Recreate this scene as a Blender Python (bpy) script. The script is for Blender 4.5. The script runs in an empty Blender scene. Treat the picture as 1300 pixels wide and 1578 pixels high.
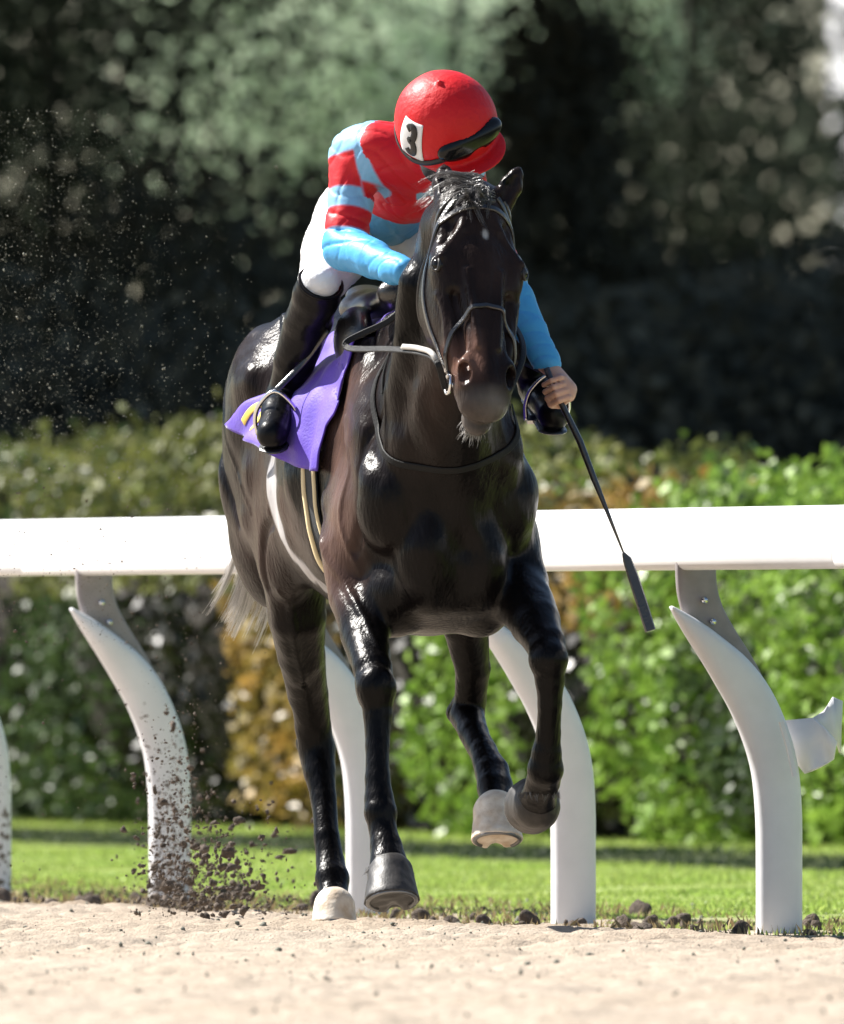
import bpy, bmesh, math, random
import numpy as np
from mathutils import Vector, Matrix, noise as mnoise
random.seed(7); RNG = np.random.default_rng(7)
S = bpy.context.scene
COL = S.collection

# ------------------------------------------------------------------ camera, world, sun, exposure
FPX, DCAM, HCAM = 33900.0, 60.0, 0.85
cd = bpy.data.cameras.new('camera'); cam = bpy.data.objects.new('camera', cd); COL.objects.link(cam)
cam.location = (0, -DCAM, HCAM); cam.rotation_euler = (math.radians(90), 0, 0)
cd.sensor_fit = 'HORIZONTAL'; cd.sensor_width = 36; cd.lens = FPX*36/1300
cd.shift_y = (965-789)/1300
cd.clip_start = 1; cd.clip_end = 3000
cd.dof.use_dof = True; cd.dof.focus_distance = 59.6; cd.dof.aperture_fstop = (cd.lens/1000)/0.088
S.camera = cam
TO_SUN = Vector((-0.86, 0.50, 1.06)).normalized()
W = bpy.data.worlds.new('World'); S.world = W; W.use_nodes = True
wn = W.node_tree; wn.nodes.clear()
sky = wn.nodes.new('ShaderNodeTexSky'); sky.sky_type = 'NISHITA'; sky.sun_disc = False
sky.sun_elevation = math.asin(TO_SUN.z); sky.sun_rotation = math.atan2(TO_SUN.x, TO_SUN.y)
bg = wn.nodes.new('ShaderNodeBackground'); bg.inputs[1].default_value = 0.06
wo = wn.nodes.new('ShaderNodeOutputWorld')
wn.links.new(sky.outputs[0], bg.inputs[0]); wn.links.new(bg.outputs[0], wo.inputs[0])
sl = bpy.data.lights.new('sun', 'SUN'); sun = bpy.data.objects.new('sun', sl); COL.objects.link(sun)
sl.energy = 5.0; sl.angle = math.radians(0.5); sl.color = (1.0, 0.96, 0.9)
sun.rotation_euler = TO_SUN.to_track_quat('Z', 'Y').to_euler(); sun.location = (-20, -20, 30)
S.view_settings.view_transform = 'Standard'; S.view_settings.look = 'None'
S.view_settings.exposure = 1.2; S.view_settings.gamma = 1

def P(px, py, Y):
    """a point of the place, from where it stands in the picture (1300 x 1578) and its depth Y"""
    s = (DCAM+Y)/FPX
    return np.array([(px-650)*s, Y, HCAM+(965-py)*s])
TH = math.radians(15)
def H(f, r, z):
    """horse frame: f forward of the withers, r to its right, z up"""
    return np.array([math.sin(TH)*f-math.cos(TH)*r-0.008, -math.cos(TH)*f-math.sin(TH)*r, z])
def nrm(v):
    v = np.asarray(v, float); return v/np.linalg.norm(v)

# ------------------------------------------------------------------ materials
def mat(name, color, rough=0.6, spec=0.5, var=0.0, vscale=8.0, bump=0.0, bscale=60.0, coat=0.0, coat_r=0.3, attr=None,
        metal=0.0, sheen=0.0, var2=None, vdetail=5, stretch=None, transl=0.0, island=0.0, bdist=0.01):
    m = bpy.data.materials.new(name); m.use_nodes = True; nt = m.node_tree; N = nt.nodes; L = nt.links
    b = N['Principled BSDF']; b.inputs['Roughness'].default_value = rough
    b.inputs['Specular IOR Level'].default_value = spec; b.inputs['Metallic'].default_value = metal
    b.inputs['Coat Weight'].default_value = coat; b.inputs['Coat Roughness'].default_value = coat_r
    b.inputs['Sheen Weight'].default_value = sheen; b.inputs['Sheen Roughness'].default_value = 0.4
    geo = N.new('ShaderNodeNewGeometry'); pos = geo.outputs['Position']
    if stretch:
        mp = N.new('ShaderNodeMapping'); mp.inputs['Scale'].default_value = stretch; L.new(pos, mp.inputs[0]); pos = mp.outputs[0]
    if attr:
        a = N.new('ShaderNodeAttribute'); a.attribute_name = attr; c = a.outputs['Color']
    else:
        rgb = N.new('ShaderNodeRGB'); rgb.outputs[0].default_value = (*color, 1); c = rgb.outputs[0]
    if var > 0 or var2:
        n = N.new('ShaderNodeTexNoise'); n.inputs['Scale'].default_value = vscale; n.inputs['Detail'].default_value = vdetail
        L.new(pos, n.inputs['Vector'])
        mr = N.new('ShaderNodeMapRange'); L.new(n.outputs[0], mr.inputs[0])
        mr.inputs[1].default_value = 0.3; mr.inputs[2].default_value = 0.7
        mx = N.new('ShaderNodeMix'); mx.data_type = 'RGBA'
        if var2:
            L.new(mr.outputs[0], mx.inputs[0]); L.new(c, mx.inputs[6]); mx.inputs[7].default_value = (*var2, 1); c = mx.outputs[2]
        else:
            mr.inputs[3].default_value = 1-var; mr.inputs[4].default_value = 1+var
            mx.blend_type = 'MULTIPLY'; mx.inputs[0].default_value = 1; L.new(c, mx.inputs[6]); L.new(mr.outputs[0], mx.inputs[7]); c = mx.outputs[2]
    if island > 0:
        mr2 = N.new('ShaderNodeMapRange'); L.new(geo.outputs['Random Per Island'], mr2.inputs[0])
        mr2.inputs[3].default_value = 1-island; mr2.inputs[4].default_value = 1+island
        mx2 = N.new('ShaderNodeMix'); mx2.data_type = 'RGBA'; mx2.blend_type = 'MULTIPLY'; mx2.inputs[0].default_value = 1
        L.new(c, mx2.inputs[6]); L.new(mr2.outputs[0], mx2.inputs[7]); c = mx2.outputs[2]
    L.new(c, b.inputs['Base Color'])
    if bump > 0:
        n2 = N.new('ShaderNodeTexNoise'); n2.inputs['Scale'].default_value = bscale; n2.inputs['Detail'].default_value = 6
        L.new(pos, n2.inputs['Vector'])
        bp = N.new('ShaderNodeBump'); bp.inputs['Strength'].default_value = bump; bp.inputs['Distance'].default_value = bdist
        L.new(n2.outputs[0], bp.inputs['Height']); L.new(bp.outputs[0], b.inputs['Normal']); L.new(bp.outputs[0], b.inputs['Coat Normal'])
    if transl > 0:
        tr = N.new('ShaderNodeBsdfTranslucent'); L.new(c, tr.inputs[0])
        ms = N.new('ShaderNodeMixShader'); ms.inputs[0].default_value = transl
        L.new(b.outputs[0], ms.inputs[1]); L.new(tr.outputs[0], ms.inputs[2])
        L.new(ms.outputs[0], N['Material Output'].inputs[0])
    return m

# ------------------------------------------------------------------ object helpers
def tag(o, label=None, cat=None, group=None, kind=None):
    if label: o['label'] = label
    if cat: o['category'] = cat
    if group: o['group'] = group
    if kind: o['kind'] = kind
    return o
def link(name, me, m=None, parent=None, smooth=True):
    o = bpy.data.objects.new(name, me); COL.objects.link(o)
    if m is not None and not len(me.materials): me.materials.append(m)
    if smooth: me.polygons.foreach_set('use_smooth', np.ones(len(me.polygons), bool))
    if parent is not None: o.parent = parent
    return o
def empty(name, loc=(0, 0, 0)):
    o = bpy.data.objects.new(name, None); COL.objects.link(o); o.location = loc; o.empty_display_size = 0.1
    return o
def fast_mesh(name, V, F):
    """V (n,3), F (m,k) with k = 3 or 4"""
    V = np.ascontiguousarray(V, np.float32); F = np.ascontiguousarray(F, np.int32); k = F.shape[1]
    me = bpy.data.meshes.new(name)
    me.vertices.add(len(V)); me.vertices.foreach_set('co', V.ravel())
    me.loops.add(F.size); me.loops.foreach_set('vertex_index', F.ravel())
    me.polygons.add(len(F)); me.polygons.foreach_set('loop_start', np.arange(0, F.size, k, dtype=np.int32))
    me.update(calc_edges=True); me.validate()
    return me
def paint(me, cols, name='Col'):
    a = me.color_attributes.new(name, 'FLOAT_COLOR', 'POINT')
    c = np.ones((len(me.vertices), 4), np.float32); c[:, :3] = cols; a.data.foreach_set('color', c.ravel())
def centre(root_loc, o):
    """keep a child's world coordinates while its parent sits at root_loc"""
    o.matrix_parent_inverse = Matrix.Translation(-Vector(root_loc)); return o

class MB:
    def __init__(s): s.V = []; s.F = []
    def add(s, V, F):
        b = len(s.V); s.V += [tuple(v) for v in V]; s.F += [tuple(i+b for i in f) for f in F]
    def tube(s, pts, rad, n=10, cap=True, flat=None):
        pts = [np.asarray(p, float) for p in pts]
        if np.isscalar(rad): rad = [rad]*len(pts)
        up = np.array([0, 0, 1.0]); rings = []; prev = None
        for i, p in enumerate(pts):
            t = nrm(pts[min(i+1, len(pts)-1)]-pts[max(i-1, 0)])
            a = prev if prev is not None else (up if abs(t[2]) < 0.9 else np.array([1.0, 0, 0]))
            u = nrm(a-np.dot(a, t)*t); v = np.cross(t, u); prev = u
            rings.append([p+rad[i]*(math.cos(2*math.pi*j/n)*u+math.sin(2*math.pi*j/n)*v) for j in range(n)])
        V = [q for r in rings for q in r]; F = []
        for i in range(len(pts)-1):
            for j in range(n):
                k = (j+1) % n; F.append((i*n+j, i*n+k, (i+1)*n+k, (i+1)*n+j))
        if cap:
            F.append(tuple(range(n-1, -1, -1))); F.append(tuple((len(pts)-1)*n+j for j in range(n)))
        s.add(V, F)
    def ribbon(s, pts, nor, w, t):
        """flat strap with a real section: width w, thickness t"""
        pts = [np.asarray(p, float) for p in pts]; V = []; F = []
        if np.isscalar(w): w = [w]*len(pts)
        for i, p in enumerate(pts):
            tg = nrm(pts[min(i+1, len(pts)-1)]-pts[max(i-1, 0)]); n = nrm(nor[i]-np.dot(nor[i], tg)*tg); sd = np.cross(tg, n)
            a = w[i]/2
            V += [p-sd*a+n*t*0.1, p-sd*a*0.75+n*t, p+sd*a*0.75+n*t, p+sd*a+n*t*0.1, p+sd*a-n*t*0.4, p-sd*a-n*t*0.4]
        for i in range(len(pts)-1):
            for j in range(6):
                k = (j+1) % 6; F.append((i*6+j, i*6+k, i*6+6+k, i*6+6+j))
        F.append((5, 4, 3, 2, 1, 0)); e = (len(pts)-1)*6; F.append(tuple(e+j for j in range(6)))
        s.add(V, F)
    def box(s, c, h, ax=None):
        ax = np.eye(3) if ax is None else ax; V = []
        for sx, sy, sz in [(-1,-1,-1),(1,-1,-1),(1,1,-1),(-1,1,-1),(-1,-1,1),(1,-1,1),(1,1,1),(-1,1,1)]:
            V.append(np.asarray(c)+sx*h[0]*ax[0]+sy*h[1]*ax[1]+sz*h[2]*ax[2])
        s.add(V, [(0,3,2,1),(4,5,6,7),(0,1,5,4),(1,2,6,5),(2,3,7,6),(3,0,4,7)])
    def build(s, name, m, parent=None, smooth=True):
        me = bpy.data.meshes.new(name); me.from_pydata(s.V, [], s.F); me.update()
        return link(name, me, m, parent, smooth)
def spline(pts, n=8):
    """Catmull-Rom through pts"""
    p = [np.asarray(q, float) for q in pts]; p = [2*p[0]-p[1]]+p+[2*p[-1]-p[-2]]; out = []
    for i in range(1, len(p)-2):
        for j in range(n):
            t = j/n
            out.append(0.5*((2*p[i])+(-p[i-1]+p[i+1])*t+(2*p[i-1]-5*p[i]+4*p[i+1]-p[i+2])*t*t+(-p[i-1]+3*p[i]-3*p[i+1]+p[i+2])*t**3))
    out.append(p[-2]); return out

# ------------------------------------------------------------------ sculpting field: smooth unions on a grid, meshed by surface nets
class Field:
    def __init__(s, lo, hi, h):
        s.lo = np.array(lo, float); s.h = h; s.n = (np.ceil((np.array(hi)-s.lo)/h).astype(int)+1)
        s.a = np.full(tuple(s.n), 0.5, np.float32)
    def _box(s, lo, hi):
        i0 = np.clip(np.floor((np.array(lo)-s.lo)/s.h).astype(int), 0, s.n-1); i1 = np.clip(np.ceil((np.array(hi)-s.lo)/s.h).astype(int)+1, 1, s.n)
        ax = [(s.lo[k]+np.arange(i0[k], i1[k])*s.h).astype(np.float32) for k in range(3)]
        return tuple(slice(i0[k], i1[k]) for k in range(3)), ax[0][:, None, None], ax[1][None, :, None], ax[2][None, None, :]
    def _mix(s, sl, d, k, sub=False):
        a = s.a[sl]
        if a.size == 0: return
        if sub:
            d = -d; hh = np.maximum(k-np.abs(a-d), 0)/k; s.a[sl] = np.maximum(a, d)+hh*hh*k*0.25
        else:
            hh = np.maximum(k-np.abs(a-d), 0)/k; s.a[sl] = np.minimum(a, d)-hh*hh*k*0.25
    def rc(s, a, b, ra, rb, k=0.03, side=None, q=1.0, sub=False):
        """tapered capsule; side/q flatten its section along one direction"""
        a = np.asarray(a, float); b = np.asarray(b, float); pad = max(ra, rb)+k+3*s.h
        sl, x, y, z = s._box(np.minimum(a, b)-pad, np.maximum(a, b)+pad)
        ba = b-a; L = max(ba@ba, 1e-9)
        dx, dy, dz = x-np.float32(a[0]), y-np.float32(a[1]), z-np.float32(a[2])
        t = np.clip((dx*ba[0]+dy*ba[1]+dz*ba[2])/L, 0, 1).astype(np.float32)
        dx = dx-t*ba[0]; dy = dy-t*ba[1]; dz = dz-t*ba[2]
        if side is not None:
            sd = np.asarray(side, float); sd = nrm(sd-(sd@ba)/L*ba); c = (dx*sd[0]+dy*sd[1]+dz*sd[2])*(q-1)
            dx = dx+c*sd[0]; dy = dy+c*sd[1]; dz = dz+c*sd[2]
        d = np.sqrt(dx*dx+dy*dy+dz*dz)-(ra+(rb-ra)*t)
        if side is not None and q > 1: d = d/ (0.5+0.5*q)
        s._mix(sl, d.astype(np.float32), k, sub)
    def chain(s, pts, k=0.03, kk=0.008, sub=False, **kw):
        """a limb: its segments joined first (no bulge at the joints), then blended in once"""
        A = np.array([p for p, r in pts]); m = max(r for p, r in pts)+k+4*s.h
        sl, x, y, z = s._box(A.min(0)-m, A.max(0)+m)
        f = Field.__new__(Field); f.h = s.h; f.lo = s.lo+np.array([q.start for q in sl])*s.h
        f.n = np.array([q.stop-q.start for q in sl]); f.a = np.full(tuple(f.n), 0.5, np.float32)
        for (a, ra), (b, rb) in zip(pts[:-1], pts[1:]): f.rc(a, b, ra, rb, kk, **kw)
        s._mix(sl, f.a, k, sub)
    def ell(s, c, r, ax=None, k=0.04, sub=False):
        c = np.asarray(c, float); r = np.asarray(r, float); ax = np.eye(3) if ax is None else np.asarray(ax)
        ext = np.sqrt(((ax*r[:, None])**2).sum(0))+k+3*s.h
        sl, x, y, z = s._box(c-ext, c+ext); dx, dy, dz = x-c[0], y-c[1], z-c[2]
        k0 = 0; k1 = 0
        for i in range(3):
            e = (dx*ax[i][0]+dy*ax[i][1]+dz*ax[i][2]); k0 = k0+(e/r[i])**2; k1 = k1+(e/r[i]**2)**2
        k0 = np.sqrt(k0); k1 = np.sqrt(k1)+1e-6
        s._mix(sl, (k0*(k0-1)/k1).astype(np.float32), k, sub)
    def cut(s, c, n, k=0.006):
        """keep the side the normal points away from"""
        c = np.asarray(c, float); n = nrm(n); sl, x, y, z = s._box(s.lo, s.lo+s.n*s.h)
        d = ((x-c[0])*n[0]+(y-c[1])*n[1]+(z-c[2])*n[2]).astype(np.float32)
        s.a = np.maximum(s.a, d)
    def shade(s, fn, band=0.04):
        """displace the surface by fn(x,y,z) near it"""
        idx = np.nonzero(np.abs(s.a) < band)
        p = [s.lo[k]+idx[k]*s.h for k in range(3)]
        s.a[idx] += fn(*p).astype(np.float32)
    def sample(s, p):
        g = np.clip((np.asarray(p, float)-s.lo)/s.h, 0, s.n-1.001); i = g.astype(int); f = g-i; v = 0
        for cx in (0, 1):
            for cy in (0, 1):
                for cz in (0, 1):
                    wgt = (f[..., 0] if cx else 1-f[..., 0])*(f[..., 1] if cy else 1-f[..., 1])*(f[..., 2] if cz else 1-f[..., 2])
                    v = v+wgt*s.a[i[..., 0]+cx, i[..., 1]+cy, i[..., 2]+cz]
        return v
    def grad(s, p):
        p = np.asarray(p, float); e = s.h*1.5; g = []
        for k in range(3):
            o = np.zeros(3); o[k] = e; g.append(s.sample(p+o)-s.sample(p-o))
        g = np.stack(g, -1); return g/(np.linalg.norm(g, axis=-1, keepdims=True)+1e-9)
    def stick(s, p, off=0.0, it=14):
        p = np.array(p, float)
        for _ in range(it): p = p-(s.sample(p)-off)[..., None]*s.grad(p)*0.8
        return p
    def mesh(s, name):
        A = s.a; ins = A < 0; nx, ny, nz = A.shape
        c = np.zeros((nx-1, ny-1, nz-1), np.uint8)
        for dx in (0, 1):
            for dy in (0, 1):
                for dz in (0, 1): c += ins[dx:nx-1+dx, dy:ny-1+dy, dz:nz-1+dz]
        I = np.nonzero((c > 0) & (c < 8)); idm = np.full(c.shape, -1, np.int32); idm[I] = np.arange(len(I[0]))
        acc = np.zeros((len(I[0]), 3)); cnt = np.zeros(len(I[0]))
        cor = [(x, y, z) for x in (0, 1) for y in (0, 1) for z in (0, 1)]
        for ca in cor:
            for k in range(3):
                if ca[k] == 1: continue
                cb = list(ca); cb[k] = 1
                va = A[I[0]+ca[0], I[1]+ca[1], I[2]+ca[2]]; vb = A[I[0]+cb[0], I[1]+cb[1], I[2]+cb[2]]
                m = (va < 0) != (vb < 0); t = np.where(m, va/(va-vb+1e-12), 0)
                for j in range(3): acc[:, j] += np.where(m, ca[j]+(t if j == k else 0), 0)
                cnt += m
        V = s.lo+(np.stack(I, 1)+acc/cnt[:, None])*s.h
        F = []
        for k in range(3):
            sa = [slice(0, -1) if j == k else slice(1, -1) for j in range(3)]; sb = [slice(1, None) if j == k else slice(1, -1) for j in range(3)]
            a_ = ins[tuple(sa)]; b_ = ins[tuple(sb)]; E = np.nonzero(a_ != b_); flip = a_[E]
            e = [E[j]+(0 if j == k else 1) for j in range(3)]; u, v = (k+1) % 3, (k+2) % 3; q = []
            for du, dv in ((1, 1), (0, 1), (0, 0), (1, 0)):
                ii = [e[0].copy(), e[1].copy(), e[2].copy()]; ii[u] -= du; ii[v] -= dv; q.append(idm[tuple(ii)])
            q = np.stack(q, 1); q[~flip] = q[~flip][:, ::-1]; F.append(q)
        F = np.concatenate(F); F = F[(F >= 0).all(1)]
        return fast_mesh(name, V, F)
def sines(seed, freq, n=7):
    r = np.random.default_rng(seed); D = r.normal(size=(n, 3)); D /= np.linalg.norm(D, axis=1)[:, None]; f = freq*r.uniform(0.6, 1.6, n); ph = r.uniform(0, 6.28, n)
    def fn(x, y, z):
        v = 0
        for i in range(n): v = v+np.sin(f[i]*(D[i, 0]*x+D[i, 1]*y+D[i, 2]*z)+ph[i])
        return v/math.sqrt(n)
    return fn
def strap(mb, pts, F, w, t=0.003, off=0.002, n=10):
    p = F.stick(np.array(spline(pts, n)), off)
    for _ in range(14):
        p[1:-1] = p[1:-1]*.4+(p[:-2]+p[2:])*.3; d = F.sample(p)-off
        p = p-np.minimum(d, 0)[:, None]*F.grad(p)-np.clip(d-.006, 0, .004)[:, None]*F.grad(p)*.5
    g = F.grad(p)
    for _ in range(14):
        g[1:-1] = (g[:-2]+g[1:-1]+g[2:])/3
    mb.ribbon(list(p), list(g), w, t); return p, g

def veins(F, segs, r, k=.01, sub=False):
    for s in segs:
        p = F.stick(np.array(spline([np.asarray(q) for q in s], 6)), 0.0); n = len(p)
        F.chain([(q, r*(.35+.65*math.sin(math.pi*(i+.5)/n))) for i, q in enumerate(p)], k, kk=.001, sub=sub)
# ================================================================== RACEHORSE
HR = 0.0055
hb = Field((-0.64, -1.40, -0.02), (0.47, 1.62, 2.16), HR)
RT = H(0, 1, 0)-H(0, 0, 0); FW = H(1, 0, 0)-H(0, 0, 0); UP = np.array([0, 0, 1.0])
AX = np.array([FW, RT, UP])
# trunk
hb.ell(H(-.40, 0, 1.26), (.58, .275, .385), AX, .05)
hb.ell(H(.06, 0, 1.22), (.36, .235, .38), AX, .08)
hb.chain([(H(.02, 0, 1.60), .085), (H(-.25, 0, 1.61), .07), (H(-.55, 0, 1.57), .10), (H(-.85, 0, 1.60), .13)], .12)
hb.ell(H(-.98, 0, 1.44), (.36, .235, .27), AX, .10)
for s in (1, -1):
    hb.ell(H(-1.02, s*.13, 1.43), (.31, .135, .27), AX, .06)             # gluteals
    hb.ell(H(-1.15, s*.115, 1.22), (.22, .12, .32), AX, .06)             # buttock
    hb.ell(H(-.80, s*.16, 1.18), (.17, .09, .26), AX, .07)               # flank / stifle
    hb.ell(H(-.92, s*.19, 1.52), (.08, .07, .06), AX, .08)               # point of hip
    hb.rc(H(-.10, s*.115, 1.56), H(.30, s*.175, 1.22), .075, .085, .06, side=RT, q=1.3)   # shoulder blade
    hb.ell(H(.08, s*.185, 1.12), (.15, .085, .17), AX, .05)              # triceps
    hb.ell(H(.30, s*.16, 1.17), (.10, .085, .12), AX, .04)               # point of shoulder
    hb.ell(H(.33, s*.075, 1.03), (.105, .078, .15), AX, .022)            # breast muscle
    hb.ell(H(.20, s*.12, .93), (.12, .085, .11), AX, .04)
hb.rc(H(.42, 0, 1.20), H(.40, 0, .94), .008, .006, .03, sub=True)        # groove between the breast muscles
hb.ell(H(.10, 0, .92), (.26, .15, .09), AX, .05)
hb.ell(H(.36, 0, 1.04), (.05, .055, .14), AX, .05)
hb.ell(P(640, 690, -.36), (.08, .06, .09), None, .05)
hb.ell(P(760, 690, -.36), (.08, .06, .09), None, .05)
# neck
hb.rc(H(.10, 0, 1.36), P(705, 425, -.62), .205, .105, .09, side=RT, q=1.15)
hb.chain([(H(-.02, 0, 1.60), .085), (H(.30, .0, 1.75), .075), (H(.62, .035, 1.92), .06), (P(726, 318, -.70), .06)], .09)
hb.rc(H(.30, 0, 1.22), P(715, 455, -.74), .14, .085, .08)
hb.rc(H(.26, .10, 1.30), P(650, 440, -.60), .078, .062, .045)             # neck muscle on the lit side
hb.rc(H(.26, -.12, 1.30), P(745, 430, -.60), .075, .05, .035)
0 and hb.rc(H(.33, .115, 1.22), P(662, 520, -.74), .007, .004, .05, sub=True)  # jugular groove
# head
PP = P(740, 296, -.80); PM = P(757, 630, -1.12); HL = np.linalg.norm(PM-PP)
U = nrm(PM-PP); phi = math.radians(15); hh = np.array([math.sin(phi), -math.cos(phi), 0.0]); Wd = nrm(hh-(hh@U)*U); Vd = np.cross(U, Wd)
if Vd[0] > 0: Vd = -Vd
HAX = np.array([U, Vd, Wd]); KU = HL/0.66
def hd(u, v, w): return PP+U*u*KU+Vd*v*1.06+Wd*w
E = lambda u, v, w, r, k=.025, sub=False: hb.ell(hd(u, v, w), r, HAX, k, sub)
C = lambda a, b, ra, rb, k=.025, **kw: hb.rc(hd(*a), hd(*b), ra, rb, k, **kw)
E(.06, 0, -.085, (.12, .082, .08), .04)
C((.02, 0, -.12), (.0, 0, -.22), .085, .10, .08)
E(.18, 0, -.062, (.15, .106, .060), .04)
for s in (1, -1):
    E(.205, s*.084, -.062, (.070, .036, .042), .035)                     # brow
    E(.24, s*.076, -.155, (.145, .050, .122), .03)                       # cheek
    E(.37, s*.058, -.105, (.145, .040, .075), .04)
    C((.17, s*.058, -.255), (.33, s*.050, -.225), .028, .026, .03)
    C((.33, s*.050, -.225), (.50, s*.032, -.155), .026, .020, .03)
    C((.27, s*.092, -.105), (.43, s*.070, -.090), .013, .008, .014)      # facial crest
    C((.08, s*.076, -.075), (.16, s*.090, -.09), .022, .02, .02)
C((.18, 0, -.058), (.55, 0, -.052), .062, .044, .025)
C((.26, 0, -.115), (.55, 0, -.085), .092, .066, .035, side=Vd, q=1.05)
E(.560, 0, -.072, (.090, .080, .062), .025)
for s in (1, -1):
    E(.535, s*.054, -.034, (.046, .026, .032), .014)                     # nostril rim
    C((.52, s*.050, -.03), (.40, s*.04, -.035), .012, .006, .02)
    E(.552, s*.064, -.012, (.036, .019, .026), .005, True); C((.55, s*.062, -.02), (.50, s*.048, -.045), .016, .010, .004, sub=True)
    C((.165, s*.096, -.045), (.205, s*.112, -.036), .010, .009, .014)     # upper lid
    C((.09, s*.074, -.034), (.145, s*.088, -.040), .005, .005, .03, sub=True)
E(.612, 0, -.080, (.042, .064, .050), .018)
E(.618, 0, -.136, (.048, .042, .032), .010)
for s in (1, -1):
    hb.chain([(hd(.170, s*.088, -.024), .007), (hd(.198, s*.104, -.020), .009), (hd(.230, s*.104, -.034), .006)], .012)
    hb.chain([(hd(.04, s*.028, -.022), .008), (hd(.11, s*.050, -.012), .009), (hd(.17, s*.088, -.030), .007)], .016)     # temporal crest
    hb.chain([(hd(.24, s*.044, -.010), .008), (hd(.36, s*.034, -.006), .009), (hd(.47, s*.026, -.004), .006)], .016)    # edge of the nasal bone
    hb.chain([(hd(.30, s*.070, -.045), .003), (hd(.38, s*.062, -.042), .006), (hd(.47, s*.056, -.046), .003)], .035, sub=True)
    hb.chain([(hd(.225, s*.105, -.085), .006), (hd(.27, s*.100, -.080), .005)], .02, sub=True)
    veins(hb, [[hd(.24, s*.10, -.09), hd(.32, s*.09, -.07), hd(.40, s*.08, -.075), hd(.46, s*.075, -.09)]], .0030, .012)
hb.chain([(hd(.545, sg*.064, -.112), .0045) if i in (0, 6) else (hd(.545+.108*math.sin(i/6*math.pi)**.8, -math.cos(i/6*math.pi)*.062*sg if False else -math.cos(i/6*math.pi)*.062, -.112+.004*math.sin(i/6*math.pi)), .0065) for sg in (1,) for i in range(7)], .008, sub=True)
# ears
for s, tip, base in ((-1, P(800, 260, -.70), hd(.0, -.072, -.07)), (1, P(684, 256, -.62), hd(.005, .062, -.085))):
    d = nrm(tip-base); L = np.linalg.norm(tip-base); sd = nrm(np.cross(d, [0, -1, 0])); fr = np.cross(sd, d)
    if fr[1] > 0: fr = -fr
    eax = np.array([d, sd, fr])
    hb.chain([(base-d*.02, .030), (base+d*L*.25, .029), (base+d*L*.55, .031), (base+d*L*.85, .018), (tip, .005)], .02, side=fr, q=1.25)
    hb.chain([(base+d*L*.22+fr*.030, .016), (base+d*L*.55+fr*.028, .020), (tip-d*.03+fr*.016, .007)], .006, sub=True)
# legs: near fore (image left), stretched forward
K = .03
def leg(pts, k=.025, side=None, q=1.0):
    hb.chain([(P(*p[:3]), p[3]/565) for p in pts], k, side=side, q=q)
leg([(545, 850, -.10, 50), (550, 920, -.16, 42), (563, 985, -.30, 34), (574, 1030, -.42, 29), (580, 1062, -.47, 28), (582, 1100, -.485, 22),
     (582, 1150, -.51, 18.5), (582, 1200, -.54, 19), (584, 1232, -.56, 22), (586, 1252, -.575, 25), (589, 1276, -.59, 21), (594, 1305, -.62, 24), (600, 1345, -.665, 33)], .04)
hb.ell(P(579, 1058, -.49), (.052, .044, .058), None, .02)
leg([(560, 1050, -.46, 12), (562, 1078, -.46, 9)], .02)
leg([(581, 1105, -.445, 14), (582, 1225, -.515, 13)], .010)
leg([(583, 1265, -.545, 14), (584, 1278, -.54, 8)], .015)
leg([(552, 930, -.2, 20), (545, 980, -.27, 18), (560, 1030, -.38, 12)], .02)
# off fore (image right), knee up and shank hanging
leg([(775, 830, -.15, 55), (795, 900, -.20, 50), (824, 960, -.40, 38), (840, 992, -.50, 30), (845, 1018, -.54, 27), (847, 1048, -.53, 23), (847, 1085, -.52, 18.5),
     (845, 1130, -.495, 18), (842, 1160, -.48, 22), (840, 1185, -.465, 27), (836, 1205, -.42, 25), (830, 1225, -.36, 26), (827, 1240, -.31, 33)], .04)
hb.ell(P(845, 1015, -.55), (.050, .050, .050), None, .02)
leg([(846, 1060, -.485, 13), (843, 1155, -.44, 13)], .010)
# near hind (image left), pushing off
leg([(428, 700, 1.02, 68), (435, 800, .90, 62), (450, 870, .82, 52), (457, 950, .86, 45), (464, 1010, .95, 37), (474, 1070, 1.06, 31), (482, 1120, 1.12, 28), (489, 1155, 1.13, 29),
     (493, 1190, 1.10, 25), (498, 1230, 1.06, 20), (504, 1290, .99, 19.5), (509, 1330, .95, 22), (512, 1354, .91, 26), (514, 1380, .87, 22), (515, 1404, .82, 28)], .05)
leg([(474, 1110, 1.19, 12), (472, 1145, 1.22, 16), (478, 1180, 1.18, 13)], .015)
leg([(482, 1170, 1.17, 13), (503, 1325, .99, 12)], .010)
leg([(440, 880, .78, 30), (446, 960, .82, 26), (462, 1040, .95, 16)], .02)
# off hind (image right), swinging forward
leg([(640, 780, .88, 75), (690, 880, .72, 55), (716, 960, .74, 36), (728, 1030, .82, 27), (725, 1078, .88, 25), (720, 1103, .88, 27), (731, 1130, .78, 22),
     (745, 1160, .68, 21), (758, 1190, .60, 26), (763, 1214, .54, 27), (764, 1236, .49, 24), (764, 1256, .45, 32)], .05)
leg([(712, 1075, .95, 12), (703, 1098, .99, 15), (712, 1118, .95, 12)], .015)
leg([(715, 1125, .80, 11), (745, 1180, .66, 11)], .008)
nz = sines(3, 24); nz2 = sines(5, 62); nz3 = sines(6, 42)
nz4 = sines(8, 60); nz5 = sines(10, 95)
def relief(x, y, z):
    trunk = np.clip((z-.85)/.2, 0, 1)*np.clip((y+.75)/.15, 0, 1); low = np.clip((.95-z)/.2, 0, 1)
    n = nz3(x, y*.6, z*.55)
    return .0015*nz(x, y, z)*(1+1.2*trunk)*(1-low*.7)-.0058*np.maximum(n, 0)**1.4*trunk+.0012*nz5(x, y*.7, z*.6)*trunk+.0005*nz2(x, y, z)*(1-low)+.0011*nz4(x*1.6, y*1.6, z*.25)*low
hb.shade(relief)
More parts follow.
